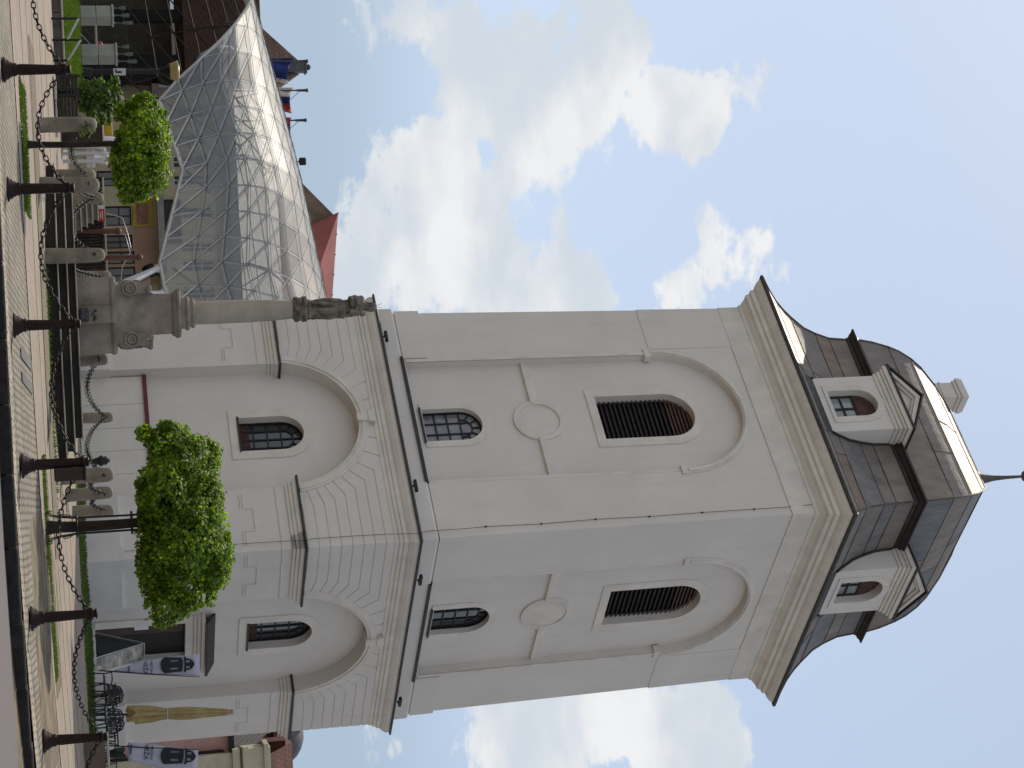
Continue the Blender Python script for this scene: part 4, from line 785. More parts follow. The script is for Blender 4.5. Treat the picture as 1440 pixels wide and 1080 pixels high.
# ------------------------------------------------------------------ glass canopy: a lattice shell on raking struts
CN = thing('glass_canopy', (-9, 76, 0), 'large curved glass and steel lattice canopy with a zigzag lower edge left of the tower', 'canopy')
CO = Vector((-9, 76, 0))
NR, NC = 10, 16                                            # rows front edge to crest, columns along
def zig(x):                                                # lower edge rises and falls between feet
    ph = ((x + 4.82) / 3.55) % 2.0; tri = abs(ph - 1.0) if False else (ph if ph < 1 else 2 - ph)
    return 3.95 + 1.05 * tri
xR = 2.5
def crest(x): return 10.95 + (x + 4) * .155 - .004 * (x + 4) ** 2
def shell_pt(i, j):                                        # i along (0 right .. NC left), j 0 front edge .. NR crest .. 2NR back edge
    v = j / NR; back = v > 1; vv = 2 - v if back else v; th = vv * pi / 2
    xcut = -10.9 - 5.3 * sin(th) if not back else -16.2 - 12 * (1 - vv) - 1
    x = xR + (xcut - xR) * (i + (.5 if j % 2 else 0) * (0 < i < NC)) / NC
    ze = zig(x) if not back else 1.2 + 6.0 * min(max((x + 13.5) / 3, 0), 1)
    cz = crest(max(x, -18)) - (0 if x > -18 else (-18 - x) * .5)
    y = 76 + (1 if back else -1) * 7.4 * (cos(th) ** 1.15)
    z = ze + (cz - ze) * (sin(th) ** .92)
    return Vector((x, y, z)) - CO
PT = [[shell_pt(i, j) for i in range(NC + 1)] for j in range(2 * NR + 1)]
gl = MB(); gr_ = MB(); la = MB(); lr_ = MB(); edges = set(); dia = MB()
for j in range(2 * NR):
    for i in range(NC):
        a, b, c, d = (j, i), (j, i + 1), (j + 1, i + 1), (j + 1, i)
        tr = ((a, b, d), (b, c, d)) if j % 2 == 0 else ((a, b, c), (a, c, d))
        for t in tr:
            P = [PT[q][r] for q, r in t]; cen = sum(P, Vector()) / 3; (gl if j < NR else gr_).add([cen + (p - cen) * .985 for p in P], [(0, 1, 2)])
            for e in ((t[0], t[1]), (t[1], t[2]), (t[2], t[0])): edges.add(tuple(sorted(e)))
for (p, q) in edges:
    hz = p[0] == q[0]; far = p[0] > NR and p[1] < NC * .5
    if far and not hz: continue
    (lr_ if p[0] > NR else la).tube([PT[p[0]][p[1]] - Vector((0, -.02, .05)), PT[q[0]][q[1]] - Vector((0, -.02, .05))], .022 if far else .036 if not hz else .026, 5, False, False)
def dusty_glass(name):                                     # dusty panes: dull sheen, a little light scattered through
    M = glassmat(name, (.90, .92, .94), .43, .42, (.31, .34, .37)); t = M.node_tree; o = t.nodes['Material Output']; mx0 = o.inputs[0].links[0].from_node; t.nodes['Principled BSDF'].inputs['Specular IOR Level'].default_value = .22
    tl = t.nodes.new('ShaderNodeBsdfTranslucent'); tl.inputs[0].default_value = (.5, .52, .53, 1); mx = t.nodes.new('ShaderNodeMixShader'); mx.inputs[0].default_value = .05
    t.links.new(mx0.outputs[0], mx.inputs[1]); t.links.new(tl.outputs[0], mx.inputs[2]); t.links.new(mx.outputs[0], o.inputs[0]); return M
GLASSC = dusty_glass('canopy_glass')
sm_ = MB()
for (p, q) in edges:
    if p[0] > NR: continue
    o_ = Vector((0, -.05, .04)); sm_.tube([PT[p[0]][p[1]] + o_, PT[q[0]][q[1]] + o_], .008, 4, False, False)
sm_.build('pane_seams', mat('seal_dark', (.03, .03, .032), .6), CN)
gl.build('glass_panels', GLASSC, CN); gr_.build('rear_glass_panels', glassmat('shaded_rear_glass', (.62, .60, .58), .1, .2, (.06, .06, .06)), CN); lr_.build('rear_lattice', mat('shaded_steel', (.05, .048, .046), .6), CN); la.build('steel_lattice', mat('lattice_steel', (.52, .54, .56), .6, .0, var=.08), CN)  # rear glass and lattice: interior shade put into darker copies of the front ones
ed = MB()
for row in (0,): ed.tube([p for p in PT[0]], .07, 6)
ed.tube([PT[j][NC] for j in range(2 * NR + 1)], .05, 6); ed.build('edge_tube', STEELW, CN)
ri = MB()                                                  # deeper bracing arches under the glass
for i0 in (2, 5, 9, 13):
    ri.tube([PT[j][min(NC, i0 + abs(j - NR) // 3)] * 1.0 + Vector((.3 * sin(j), 0, -.75)) for j in range(1, NR + 3, 1)], .07, 6)
for i0 in range(0, NC - 2, 5):
    for j in range(2, NR, 4): ri.tube([PT[j][i0] - Vector((0, 0, .05)), PT[j + 1][i0 + 1] - Vector((0, 0, .75)), PT[j + 2][i0 + 2] - Vector((0, 0, .05))], .03, 5)
ri.build('bracing', mat('bracing_steel', (.16, .17, .18), .5, .4), CN)
def foot(name, u_, w_, Y_):
    n = at(w_, u_, Y_); return n - CO
for (wt, ut, bases) in ((222, 377, ((157, 404, 67.2), (160, 410, 66.5))), (229, 412, ((158, 415, 66.8),)), (231, 206, ((120, 190, 67.0), (120, 222, 67.0))), (215, 452, ((120, 440, 67.0),)), ):
    tp = at(wt, ut, 68.7) - CO; s_ = MB()
    for (wb, ub, Yb) in bases: s_.tube([tp, at(wb, ub, Yb) - CO, ], .1, 8); 
    e0 = at(bases[0][0], bases[0][1], bases[0][2]) - CO; s_.tube([e0, e0 + Vector((.5, 0, -1.2))], .12, 8)
    s_.sphere(tp, .16, 10, 8); s_.build('strut', STEELW, CN)
# ------------------------------------------------------------------ houses
def wall_with(mb, x0, x1, z0, z1, y, holes): mb.poly([(x0, z0), (x1, z0), (x1, z1), (x0, z1)], lambda a, b: (a, y, b), [[(h[0], h[1]), (h[0], h[3]), (h[2], h[3]), (h[2], h[1])] for h in holes])
def opening(parent, h, y, dep, gm, fmt, name='window', cross=True, fw=.07):
    a = MB(); x0, z0, x1, z1 = h; a.add([(x0, y + dep, z0), (x1, y + dep, z0), (x1, y + dep, z1), (x0, y + dep, z1)], [(0, 1, 2, 3)]); o = a.build(name, gm, parent); f_ = MB()
    for (p, q, r, s_) in ((x0, z0, x0 + fw, z1), (x1 - fw, z0, x1, z1), (x0 + fw, z0, x1 - fw, z0 + fw), (x0 + fw, z1 - fw, x1 - fw, z1)): f_.box(((p + r) / 2, y + dep - .05, (q + s_) / 2), (r - p, .07, s_ - q))
    if cross: f_.box(((x0 + x1) / 2, y + dep - .04, (z0 + z1) / 2), (fw * .8, .06, z1 - z0 - .1)); f_.box(((x0 + x1) / 2, y + dep - .038, z0 + (z1 - z0) * .62), (x1 - x0 - .1, .05, fw * .8))
    f_.build('frame', fmt, o); return o
WIN = mat('house_glass', (.03, .035, .04), .1, 0, var=.4, scale=.8, spec=.8); FRW = mat('frame_white', (.5, .5, .48), .6, var=.05); FRB = mat('frame_brown', (.05, .03, .02), .6, var=.2)
YELLOW = mat('cream_yellow_render', (.47, .42, .29), .9, var=.07, scale=.8, bump=.1); PINKW = mat('peach_render', (.36, .24, .17), .9, var=.08, scale=.8, bump=.1); OCHRE = mat('ochre_render', (.36, .26, .06), .9, var=.08)
CREAM = mat('cream_trim', (.5, .46, .36), .85, var=.06); PINK = mat('rose_render', (.48, .31, .29), .9, var=.06, scale=.9, bump=.1)
TILE_RED = brickmat('red_tiles', (.12, .045, .03), (.09, .034, .025), (.04, .018, .015), .25, .3, .02, 0, bump=.8, nvar=.3, nscale=.8)
TILE_BROWN = brickmat('brown_tiles', (.11, .06, .045), (.085, .045, .035), (.04, .025, .02), .25, .3, .02, 0, bump=.8, nvar=.35, nscale=.6)
PINKROOF = mat('red_sheet_roof', (.30, .09, .08), .6, .1, var=.12, scale=.6)
FARMETAL = mat('grey_sheet', (.09, .095, .105), .5, .4, var=.15)
RENDER_DIRTY = mat('brown_gable', (.17, .125, .095), .95, var=.25, scale=.8)
# long terrace of shops behind the canopy: peach part with doors, cream part above
HX = at(150, 330, 88).x
hs = thing('townhouse', (0, 88, 0), 'cream and peach townhouse with dark shop doors behind the glass canopy', 'house')
wl = MB(); hol = []
gx = lambda u_, w_=150: at(w_, u_, 88).x; gz = lambda w_, u_=330: at(w_, u_, 88).z
ups = [(gx(220), gz(247), gx(238), gz(296)), (gx(247), gz(247), gx(263), gz(298)), (gx(293), gz(252), gx(310), gz(300)), (gx(344), gz(254), gx(358), gz(298)), (gx(369), gz(254), gx(386), gz(300)), (gx(410), gz(252), gx(425), gz(300)), (gx(190), gz(245), gx(207), gz(295)), (gx(150), gz(245), gx(168), gz(295))]
dn = [(gx(290), gz(140), gx(318), gz(186)), (gx(331), gz(140), gx(350), gz(186)), (gx(354), gz(140), gx(372), gz(188)), (gx(376), gz(140), gx(400), gz(188)), (gx(240), gz(140), gx(262), gz(186))]
wall_with(wl, gx(110), gx(470), .8, gz(330), 0, ups + dn)
for h in ups + dn:
    x0, z0, x1, z1 = h; wl.add([(x0, 0, z0), (x1, 0, z0), (x1, 0, z1), (x0, 0, z1), (x0, .25, z0), (x1, .25, z0), (x1, .25, z1), (x0, .25, z1)], [(0, 1, 5, 4), (1, 2, 6, 5), (2, 3, 7, 6), (3, 0, 4, 7)])
wl.build('wall', YELLOW, hs)
lw = MB(); wall_with(lw, gx(322), gx(402), .8, gz(219), -.05, dn[1:4]); lw.build('shopfront_render', PINKW, hs)
lw2 = MB(); lw2.box(((gx(282) + gx(320)) / 2, -.04, (gz(188) + gz(218)) / 2), (gx(320) - gx(282), .07, gz(218) - gz(188))); lw2.build('shop_fascia', OCHRE, hs)
lw3 = MB(); lw3.box(((gx(284) + gx(320)) / 2, -.09, gz(202)), (gx(318) - gx(290), .05, .5)); lw3.build('shop_sign', mat('sign_terracotta', (.24, .13, .09), .8, var=.2), hs)
for h in ups: opening(hs, h, 0, .2, WIN, FRW)
for h in dn: opening(hs, h, 0, .2, WIN, FRB, 'shop_door')
co_ = MB(); co_.box(((gx(110) + gx(470)) / 2, -.2, gz(227)), (gx(470) - gx(110), .5, .3)); co_.box(((gx(110) + gx(470)) / 2, -.3, gz(330)), (gx(470) - gx(110), .7, .4)); co_.build('cornice', mat('grey_cornice', (.3, .29, .27), .9), hs)
dk = MB(); dk.box(((gx(283) + gx(345)) / 2, -.1, gz(244)), (gx(345) - gx(283), .14, gz(256) - gz(233))); dk.build('dark_signboard', mat('sign_dark', (.04, .042, .045), .6, var=.4, scale=5), hs)
ro = MB(); ro.add([(gx(110), -.5, gz(332)), (gx(470), -.5, gz(332)), (gx(470), 5, gz(332) + 2.6), (gx(110), 5, gz(332) + 2.6), (gx(110), 10, gz(332)), (gx(470), 10, gz(332))], [(0, 1, 2, 3), (3, 2, 5, 4), (0, 3, 4), (1, 2, 5)]); ro.build('roof', mat('pale_sheet_roof', (.42, .42, .41), .6, .1, var=.08), hs)
# two roofs showing above the shell
h2 = thing('gabled_house', (0, 98, 0), 'house behind the canopy whose red sheet roof and brown gable rise above the glass', 'house')
p1 = at(430, 275, 98); p2 = at(471, 301, 98); p3 = at(430, 420, 98); b = MB(); b.poly([(p1.x - 2, 1), (p2.x + 2.5, 1), (p2.x + 2.5, p1.z - 2), (p2.x, p2.z - .1), (p1.x - 2, p1.z - 1.4)], lambda a, z: (a, 0, z)); b.build('gable', RENDER_DIRTY, h2); b = MB(); b.box((p2.x + 4, 4.2, 5.5), (11.5, 7.9, 9)); b.build('wall', mat('pale_render', (.46, .44, .40), .9, var=.06, scale=.6), h2)
b = MB(); zr = p2.z; xe = at(455, 400, 104).x + 5
b.add([(p2.x, -.4, zr), (xe, 4, zr - .4), (xe, -1, zr - 3.4), (p2.x + 1.5, -.5, zr - 3.4), (p2.x, -.4, zr + .12), (xe, 4, zr - .28), (xe, -1, zr - 3.28), (p2.x + 1.5, -.5, zr - 3.28), (p2.x, 8, zr - 3.2), (xe, 9, zr - 3.4)], [(0, 1, 2, 3), (4, 5, 6, 7), (0, 1, 5, 4), (0, 3, 7, 4), (4, 5, 9, 8)])
for k in range(9):
    t = k / 8; b.tube([Vector((p2.x, -.4, zr + .13)).lerp(Vector((xe, 4, zr - .27)), t), Vector((p2.x + 1.5, -.5, zr - 3.27)).lerp(Vector((xe, -1, zr - 3.27)), t)], .05, 4, False)
b.build('roof', PINKROOF, h2)
h3 = thing('brown_roofed_house', (0, 102, 0), 'house behind the canopy with a steep brown tiled roof and grey chimney beside the flags', 'house')
q1 = at(380, 38, 102); q2 = at(430, 74, 102); q3 = at(392, 112, 102); b = MB(); b.box(((q1.x + q3.x) / 2, 5, 5), (q3.x - q1.x + 2, 9, 9.5)); b.build('wall', MATS['pale_render'], h3)
b = MB(); b.add([(q1.x - 1.5, -.3, q1.z - 2.2), (q3.x + 1.5, -.3, q1.z - 2.2), (q2.x + .6, 3.5, q2.z), (q2.x - .2, 3.5, q2.z), (q1.x - 1.5, 9, q1.z - 2.2), (q3.x + 1.5, 9, q1.z - 2.2)], [(0, 1, 2, 3), (4, 5, 2, 3), (0, 3, 4), (1, 2, 5)]); b.build('roof', TILE_BROWN, h3)
b = MB(); c = at(431, 81, 102); b.box((c.x, 3, c.z - .3), (.6, .6, 1.3)); b.box((c.x, 3, c.z + .3), (.74, .74, .1)); b.lathe([(.15, .35), (.16, .45), (.2, .48), (.05, .6)], (c.x, 3, c.z), 10); b.build('chimney', FARMETAL, h3)
# flag poles on the canopy with hanging flags
BLUE = mat('flag_blue', (.02, .04, .17), .8, var=.25, scale=3); RED = mat('flag_red', (.30, .03, .03), .8, var=.2, scale=3); WHT = mat('flag_white', (.55, .53, .47), .8, var=.08, scale=3)
for i, (u_, w_, stripes, lab) in enumerate(((86, 433, ((BLUE, .0, .62), (BLUE, .62, .8), (WHT, .8, 1.0)), 'blue flag drooping from the leftmost short pole above the canopy'), (127, 433, ((WHT, 0, .4), (BLUE, .4, .62), (RED, .62, 1.0)), 'white, blue and red flag drooping from the middle pole above the canopy'), (169, 431, ((RED, 0, .35), (BLUE, .35, .7), (WHT, .7, 1.0)), 'red, blue and white flag drooping from the right pole above the canopy'))):
    tp = at(w_, u_, 80); ln = 3.2; t = thing('flag_pole', tp - Vector((0, 0, ln)), lab.replace('flag drooping from the', 'flag on the').replace('above the canopy', 'behind the canopy crest'), 'flag', 0, 'flags above the canopy')
    b = MB(); b.tube([(0, 0, 0), (0, 0, ln - .1)], .035, 6); b.lathe([(.05, ln - .5), (.06, ln - .1), (.085, ln - .06), (.085, ln), (.02, ln + .02)], n=10); b.tube([(0, 0, ln - .3), (1.0, .1, ln - 1.5)], .012, 5); b.build('pole', FARMETAL, t)
    for (mt_, a0, a1) in stripes:
        b = MB(); nx, ny = 10, 6; V = []
        for jj in range(ny + 1):
            for ii in range(nx + 1):
                hh = ii / nx; s_ = a0 + (a1 - a0) * jj / ny; x_ = 1.15 * s_ * (1 - .25 * hh) - .15; V.append((x_, .16 * sin(9 * s_ + 2 * hh + i), ln - .62 - hh * 1.2 - .35 * s_ * (1 + .6 * sin(4 * s_ + i))))
        b.add(V, [(q * (nx + 1) + r, q * (nx + 1) + r + 1, (q + 1) * (nx + 1) + r + 1, (q + 1) * (nx + 1) + r) for q in range(ny) for r in range(nx)], True); fo_ = b.build('flag_stripe', mt_, t); fo_['label'] = 'drooping flag stripe'; so3 = fo_.modifiers.new('t', 'SOLIDIFY'); so3.thickness = .012
c = at(424, 227, 80); t = thing('floodlight', c - Vector((0, 0, .8)), 'small dark floodlight on a short stalk above the canopy crest', 'floodlight'); b = MB(); b.tube([(0, 0, -.5), (0, 0, .7)], .03, 6); b.build('stalk', IRON_BLACK, t); b = MB(); b.bevel_box((0, 0, .85), (.32, .2, .3), .03); b.build('lamp_head', IRON_BLACK, t)
# dark timber hall seen through the open end of the shell
dh = thing('dark_hall', (0, 92, 0), 'dark timber-clad hall seen inside the open end of the canopy', 'building'); X0_, X1_ = at(150, -60, 92).x, at(150, 118, 92).x
b = MB(); b.box(((X0_ + X1_) / 2, 2, 3.4), (X1_ - X0_, 4, 5.4)); b.build('wall', mat('olive_grey_wall', (.15, .15, .115), .9, var=.15), dh)
b = MB(); b.box(((X0_ + X1_) / 2 + .0, -1.2, 8.2), (X1_ - X0_ + 1, 7, 3.6)); b.build('upper_floor', mat('brown_cladding', (.12, .072, .058), .85, var=.25, stretch=(1, 1, 6)), dh)
for u_ in (24, 88, 112): b = MB(); p = at(150, u_, 88); b.box((p.x, -4.2, 4.2), (.55, .5, 8)); b.build('post', mat('black_steel', (.012, .012, .012), .6), dh)
# ------------------------------------------------------------------ terrace with stairs under the canopy
te = thing('cafe_terrace', (0, 62, 0), 'raised cafe terrace with dark slatted front and pale top rail', 'terrace'); tx = lambda u_, w_=130: at(w_, u_, 62).x; tz = lambda w_, u_=330: at(w_, u_, 62).z
b = MB(); n = 0; x = tx(250)
while x < tx(412): b.box((x, 0, (tz(96) + tz(147)) / 2), (.055, .04, tz(147) - tz(96))); x += .1
b.box(((tx(250) + tx(412)) / 2, .06, (tz(96) + tz(145)) / 2), (tx(412) - tx(250), .03, tz(145) - tz(96))); b.build('slatted_front', WOODDARK, te)
b = MB(); b.box(((tx(250) + tx(412)) / 2, -.02, tz(148.5)), (tx(412) - tx(250), .14, .05)); b.build('top_rail', mat('pale_rail', (.42, .4, .35), .5), te)
b = MB()
for i in range(5):
    w_ = 107 + 8 * i; x1 = tx(337 - 6 * i); x0 = tx(272); zz = tz(w_); b.box(((x0 + x1) / 2, -1.9 + .32 * i, zz), (x1 - x0, .33, .045)); b.box(((x0 + x1) / 2, -1.75 + .32 * i, zz - .1), (x1 - x0 - .1, .02, .17))
b.build('stairs', mat('stair_tread', (.33, .31, .26), .7, var=.15), te)
b = MB()
for (u_, wa, wb) in ((325, 122, 166), (362, 150, 196)): p = at(wa, u_, 61.5); q = at(wb, u_, 61.5); b.tube([(p.x, -.5, p.z - .6), (q.x, -.5, q.z)], .08, 8); b.sphere((q.x, -.5, q.z), .12, 8, 6)
b.build('post', mat('brown_post', (.09, .04, .03), .6), te)
b = MB(); p = at(143, 303, 62); b.bevel_box((p.x, -.1, p.z), (.42, .04, .2), .01); o = b.build('red_notice', mat('notice_red', (.34, .02, .025), .5, var=.05), te); b = MB(); b.box((p.x - .27, -.1, p.z), (.13, .03, .2)); b.box((p.x, -.125, p.z + .02), (.28, .01, .03)); b.box((p.x, -.125, p.z - .04), (.2, .01, .025)); b.build('notice_lettering', FRW, o)
b = MB(); hook = at(215, 336, 70); b.lathe([(.02, .55), (.2, .5), (.3, .2), (.24, 0), (.34, -.1), (.22, -.45), (.1, -.55)], n=10); b.tube([(0, 0, .5), (0, .6, .6)], .03, 6); o = b.build('hanging_lantern', IRON_BLACK); o.location = (hook.x, 86.9, at(215, 336, 86.9).z); tag(o, 'dark hanging lantern on the peach wall under the canopy', 'lantern')
b = MB(); w1 = [at(150, 300, 62), at(172, 306, 62), at(180, 330, 62), at(184, 348, 62)]; b.tube([p - Vector((0, 62, 0)) for p in w1], .018, 5); w2 = [at(150, 325, 62), at(176, 330, 62), at(183, 355, 62), at(172, 375, 62), at(170, 398, 62)]; b.tube([p - Vector((0, 62, 0)) for p in w2], .018, 5); b.build('arched_wire', GALV, te)
# ------------------------------------------------------------------ left side: low wall, block pillars, planters, lamp
lx = lambda u_, Y, w_=90: at(w_, u_, Y).x
lw_ = thing('stone_wall', (0, 47.6, 0), 'low grey stone retaining wall with a pale coping, lawn above it', 'wall'); b = MB(); xe = lx(100, 47.6); zt = at(87, 50, 47.6).z
x = -22.
while x < xe - .3: L = min(random.uniform(1.3, 1.6), xe - x); b.bevel_box((x + L / 2, .12, zt - .3), (L - .012, .26, .62), .015); x += L
b.build('blocks', mat('wall_stone', (.13, .115, .1), .95, var=.25, scale=2.5, bump=.5), lw_); b = MB(); b.bevel_box(((xe - 22) / 2, .1, zt + .03), (xe + 22, .34, .055), .012); b.build('coping', mat('pale_coping', (.4, .38, .32), .8), lw_)
b = MB(); V = []
for i in range(10):
    xx = -22 + (xe + 22) * i / 9
    V += [(xx, 47.9, zt + .02), (xx, 50, zt + .2), (xx, 54, zt + .45)]
b.add(V, [(3 * i + j, 3 * i + 3 + j, 3 * i + 4 + j, 3 * i + 1 + j) for i in range(9) for j in (0, 1)], True); b.build('lawn_bank', mat('lawn_soil', (.06, .09, .02), .95, var=.3, scale=8), None, 'structure')
mbg = MB()
for _ in range(9000):
    x = random.uniform(-13.2, xe - .1); t = random.random(); z = zt + .02 + .4 * t; y = 47.95 + 5 * t; hh = random.uniform(.06, .17); a = random.uniform(0, pi); mbg.add([(x - .02 * cos(a), y, z), (x + .02 * cos(a), y, z), (x + random.gauss(0, .04), y + random.gauss(0, .04), z + hh)], [(0, 1, 2)])
me = bpy.data.meshes.new('lawn'); me.from_pydata(mbg.v, [], mbg.f); me.materials.append(GRASS); o = bpy.data.objects.new('lawn', me); COL.objects.link(o); tag(o, 'bright green lawn sloping up behind the low stone wall', 'grass', None, 'stuff')
HR = [(26, 56, 110, 95, 'curved handrail hoop farther left on the lawn wall'), (56, 85, 113, 95, 'curved handrail hoop nearer the lamp on the lawn wall')]
for (ua, ub, wa, wb, lab) in HR:
    t0 = at(wa, ua, 46.8); t1 = at(wb, ub, 46.8); base = Vector((t0.x, 46.8, at(66, ua, 46.8).z)); t = thing('handrail', base, lab, 'handrail', 0, 'curved handrails by the lawn wall')
    b = MB(); b.tube([(0, 0, 0), t0 - base], .03, 8); b.build('post', IRON_BLACK, t); b = MB(); b.tube([Vector((t1.x, 46.8, base.z)) - base, t1 - base], .03, 8); b.build('post', IRON_BLACK, t); b = MB(); mid = (t0 + t1) / 2 - base + Vector((.08, 0, -.05)); b.tube([t0 - base, mid, t1 - base], .032, 8); b.build('rail', GALV, t)
BLK = mat('concrete_block', (.34, .33, .30), .9, var=.1, scale=2, bump=.3)
for (ua, ub, uc, wa, wb, lab) in ((8, 17, 36, 105, 161, 'concrete block pillar at the left edge, behind the lawn'), (62, 72, 91, 105, 166, 'concrete block pillar beside the cup-shaped lamp')):
    Yp = 54; xa, xb = at(130, ua, Yp).x, at(130, uc, Yp).x; z0 = at(wa, ua, Yp).z; z1 = at(wb, ua, Yp).z; cx_ = (xa + xb) / 2; t = thing('block_pillar', (cx_, Yp, z0 - .3), lab, 'pillar', radians(-28), 'concrete block pillars'); b = MB(); wd = (xb - xa) * .72; hh = (z1 - z0 + .2) / 3
    for i in range(3): b.bevel_box((0, 0, hh * i + hh / 2), (wd, wd, hh - .015), .012)
    b.build('blocks', BLK, t); b = MB(); b.bevel_box((0, 0, 3 * hh + .03), (wd + .06, wd + .06, .06), .012); b.build('cap', BLK, t)
    for j in range(3):
        gq = MB(); gq.lathe([(.06, 0), (.065, .02), (.018, .06), (.018, .2), (.06, .27), (.075, .42), (.065, .5)], n=12); o = gq.build('glass_lantern', glassmat('pale_green_glass', (.8, .86, .83), .22, .1, (.3, .36, .34)) if 'pgl' not in MATS else MATS['pgl']); MATS['pgl'] = o.data.materials[0]; o.location = (cx_ - .2 + .2 * j, Yp - .1 + .06 * j, z0 - .3 + 3 * hh + .06 + (.0)); o.scale = (.75, .75, .7 + .2 * j)
        tag(o, 'pale glass goblet lamp, %s of three on the %s' % (('shortest', 'middle', 'tallest')[j], 'pillar at the left edge' if ua < 20 else 'pillar beside the lamp'), 'glass lamp', 'glass goblets on the block pillars')
t = thing('long_table', (at(120, 49, 57).x, 57, at(105, 49, 57).z - .3), 'dark table with a pale edge between the two block pillars', 'table'); b = MB(); zt_ = at(135, 49, 57).z - t.location.z; b.bevel_box((0, 0, zt_), (1.3, .8, .06), .01); b.build('table_top', mat('pale_edge', (.3, .3, .29), .6), t)
for sx in (-.5, .5):
    b = MB(); b.box((sx, 0, zt_ / 2 - .02), (.08, .6, zt_ - .05)); b.build('leg', WOODDARK, t)
b = MB(); b.tube([(-.45, -.2, .1), (.45, -.2, zt_ - .08)], .02, 6); b.build('brace', GALV, t)
b = MB(); b.lathe([(.06, 0), (.09, .1), (.07, .14), (.02, .15)], n=12); o = b.build('red_jar', mat('jar_red', (.3, .02, .02), .4)); o.location = t.location + Vector((.3, -.1, zt_ + .03)); tag(o, 'small red jar on the dark table between the pillars', 'jar')
t = thing('street_lamp', at(100, 101, 53), 'street lamp with an upturned cup-shaped amber head', 'street lamp'); b = MB(); zl = at(231, 101, 53).z - t.location.z; b.tube([(0, 0, -.4), (0, 0, zl)], .07, 10); b.lathe([(.12, -.4), (.12, .5), (.08, .6)], n=12); b.build('pole', IRON_BLACK, t)
b = MB(); b.lathe([(.06, zl - .15), (.1, zl), (.2, zl + .12), (.25, zl + .15)], n=20); b.build('lamp_holder', IRON_BLACK, t); b = MB(); b.lathe([(.2, zl + .12), (.27, zl + .3), (.29, zl + .34), (.3, zl + .38), (.16, zl + .42), (.02, zl + .43)], n=24); b.build('lamp_shade', mat('amber_glass', (.40, .29, .13), .35, var=.08), t)
b = MB(); b.bevel_box((.03, -.12, at(168, 103, 53).z - t.location.z), (.2, .03, .34), .01); sg = b.build('small_sign', FRW, t); b = MB(); zz = at(168, 103, 53).z - t.location.z; b.box((.04, -.14, zz - .02), (.05, .012, .16)); b.box((.0, -.14, zz - .1), (.09, .012, .03)); b.build('sign_mark', IRON_BLACK, sg)
for (ua, ub, wt, lab) in ((107, 131, 112, 'brown slatted planter box nearer the lamp'), (134, 170, 113, 'longer brown slatted planter box under the shrub')):
    Yp = 46.5; xa, xb = at(95, ua, Yp).x, at(95, ub, Yp).x; z0 = at(79, ua, Yp).z; z1 = at(wt, ua, Yp).z; t = thing('planter_box', ((xa + xb) / 2, Yp, z0), lab, 'planter', 0, 'brown slatted planters'); b = MB(); n = int((z1 - z0) / .085)
    for i in range(n): b.bevel_box((0, 0, .04 + i * .085), (xb - xa, .55, .075), .008)
    b.build('slats', WOODDARK, t); b = MB()
    for sx in (-1, 1): b.box((sx * ((xb - xa) / 2 - .04), -.29, (z1 - z0) / 2), (.07, .03, z1 - z0))
    b.build('corner_posts', IRON_BLACK, t)
b = MB(); p = at(78, 130, 46); b.bevel_box((0, 0, 0), (.4, .25, .06), .01); b.bevel_box((.7, .1, -.0), (.7, .2, .05), .01); o = b.build('edging_stone', mat('pale_edging', (.45, .43, .4), .8)); o.location = p; tag(o, 'pale edging blocks lying at the foot of the slatted planters', 'edging')
# white slatted gate by the small tree
base = at(88, 216, 47); t = thing('slatted_gate', base, 'white wooden gate of tall uprights behind the thin tree trunk', 'gate'); zz = at(150, 216, 47).z - base.z
for (u_, k_) in ((207, .97), (216, 1.03), (227, 1.0)):
    x0 = at(90, u_, 47).x - base.x; b = MB(); b.tube([(x0, 0, 0), (x0, 0, zz * .75 * k_), (x0 + .07, -.05, zz * k_)], [.05, .05, .045], 6); b.tube([(x0, 0, zz * .75), (x0 - .06, .05, zz * .97 * k_)], .035, 6); b.build('upright', FRW, t)
b = MB(); xa = at(90, 205, 47).x - base.x; xb = at(90, 236, 47).x - base.x
for zq in (.58, .68): b.bevel_box(((xa + xb) / 2, .05, zz * zq), (xb - xa, .05, .1), .01)
b.build('crossbar', FRW, t)
p = at(108, 190, 50); t = thing('counter_box', p, 'dark counter box with a pale top edge behind the thin tree trunk', 'counter'); b = MB(); b.bevel_box((0, .3, .0), (.6, .6, 1.3), .02); b.build('body', WOODDARK, t); b = MB(); b.bevel_box((0, .3, .68), (.66, .66, .05), .01); b.build('top', mat('pale_top', (.45, .42, .35), .6), t)
p = at(147, 182, 60); b = MB(); b.bevel_box((0, 0, 0), (.4, .3, .5), .03); b.bevel_box((0, -.16, .1), (.3, .02, .15), .005); o = b.build('yellow_box', mat('post_yellow', (.42, .27, .02), .5, var=.06)); o.location = p; tag(o, 'yellow wall box behind the dark counter and small tree', 'box')
p = at(147, 160, 62); b = MB(); b.bevel_box((0, 0, 0), (1.1, .3, 1.3), .03); b.box((0, -.16, .0), (.02, .02, 1.2)); o = b.build('beige_cabinet', mat('beige_panel', (.33, .28, .2), .8, var=.06)); o.location = p; tag(o, 'beige cabinet behind the shrub', 'cabinet')
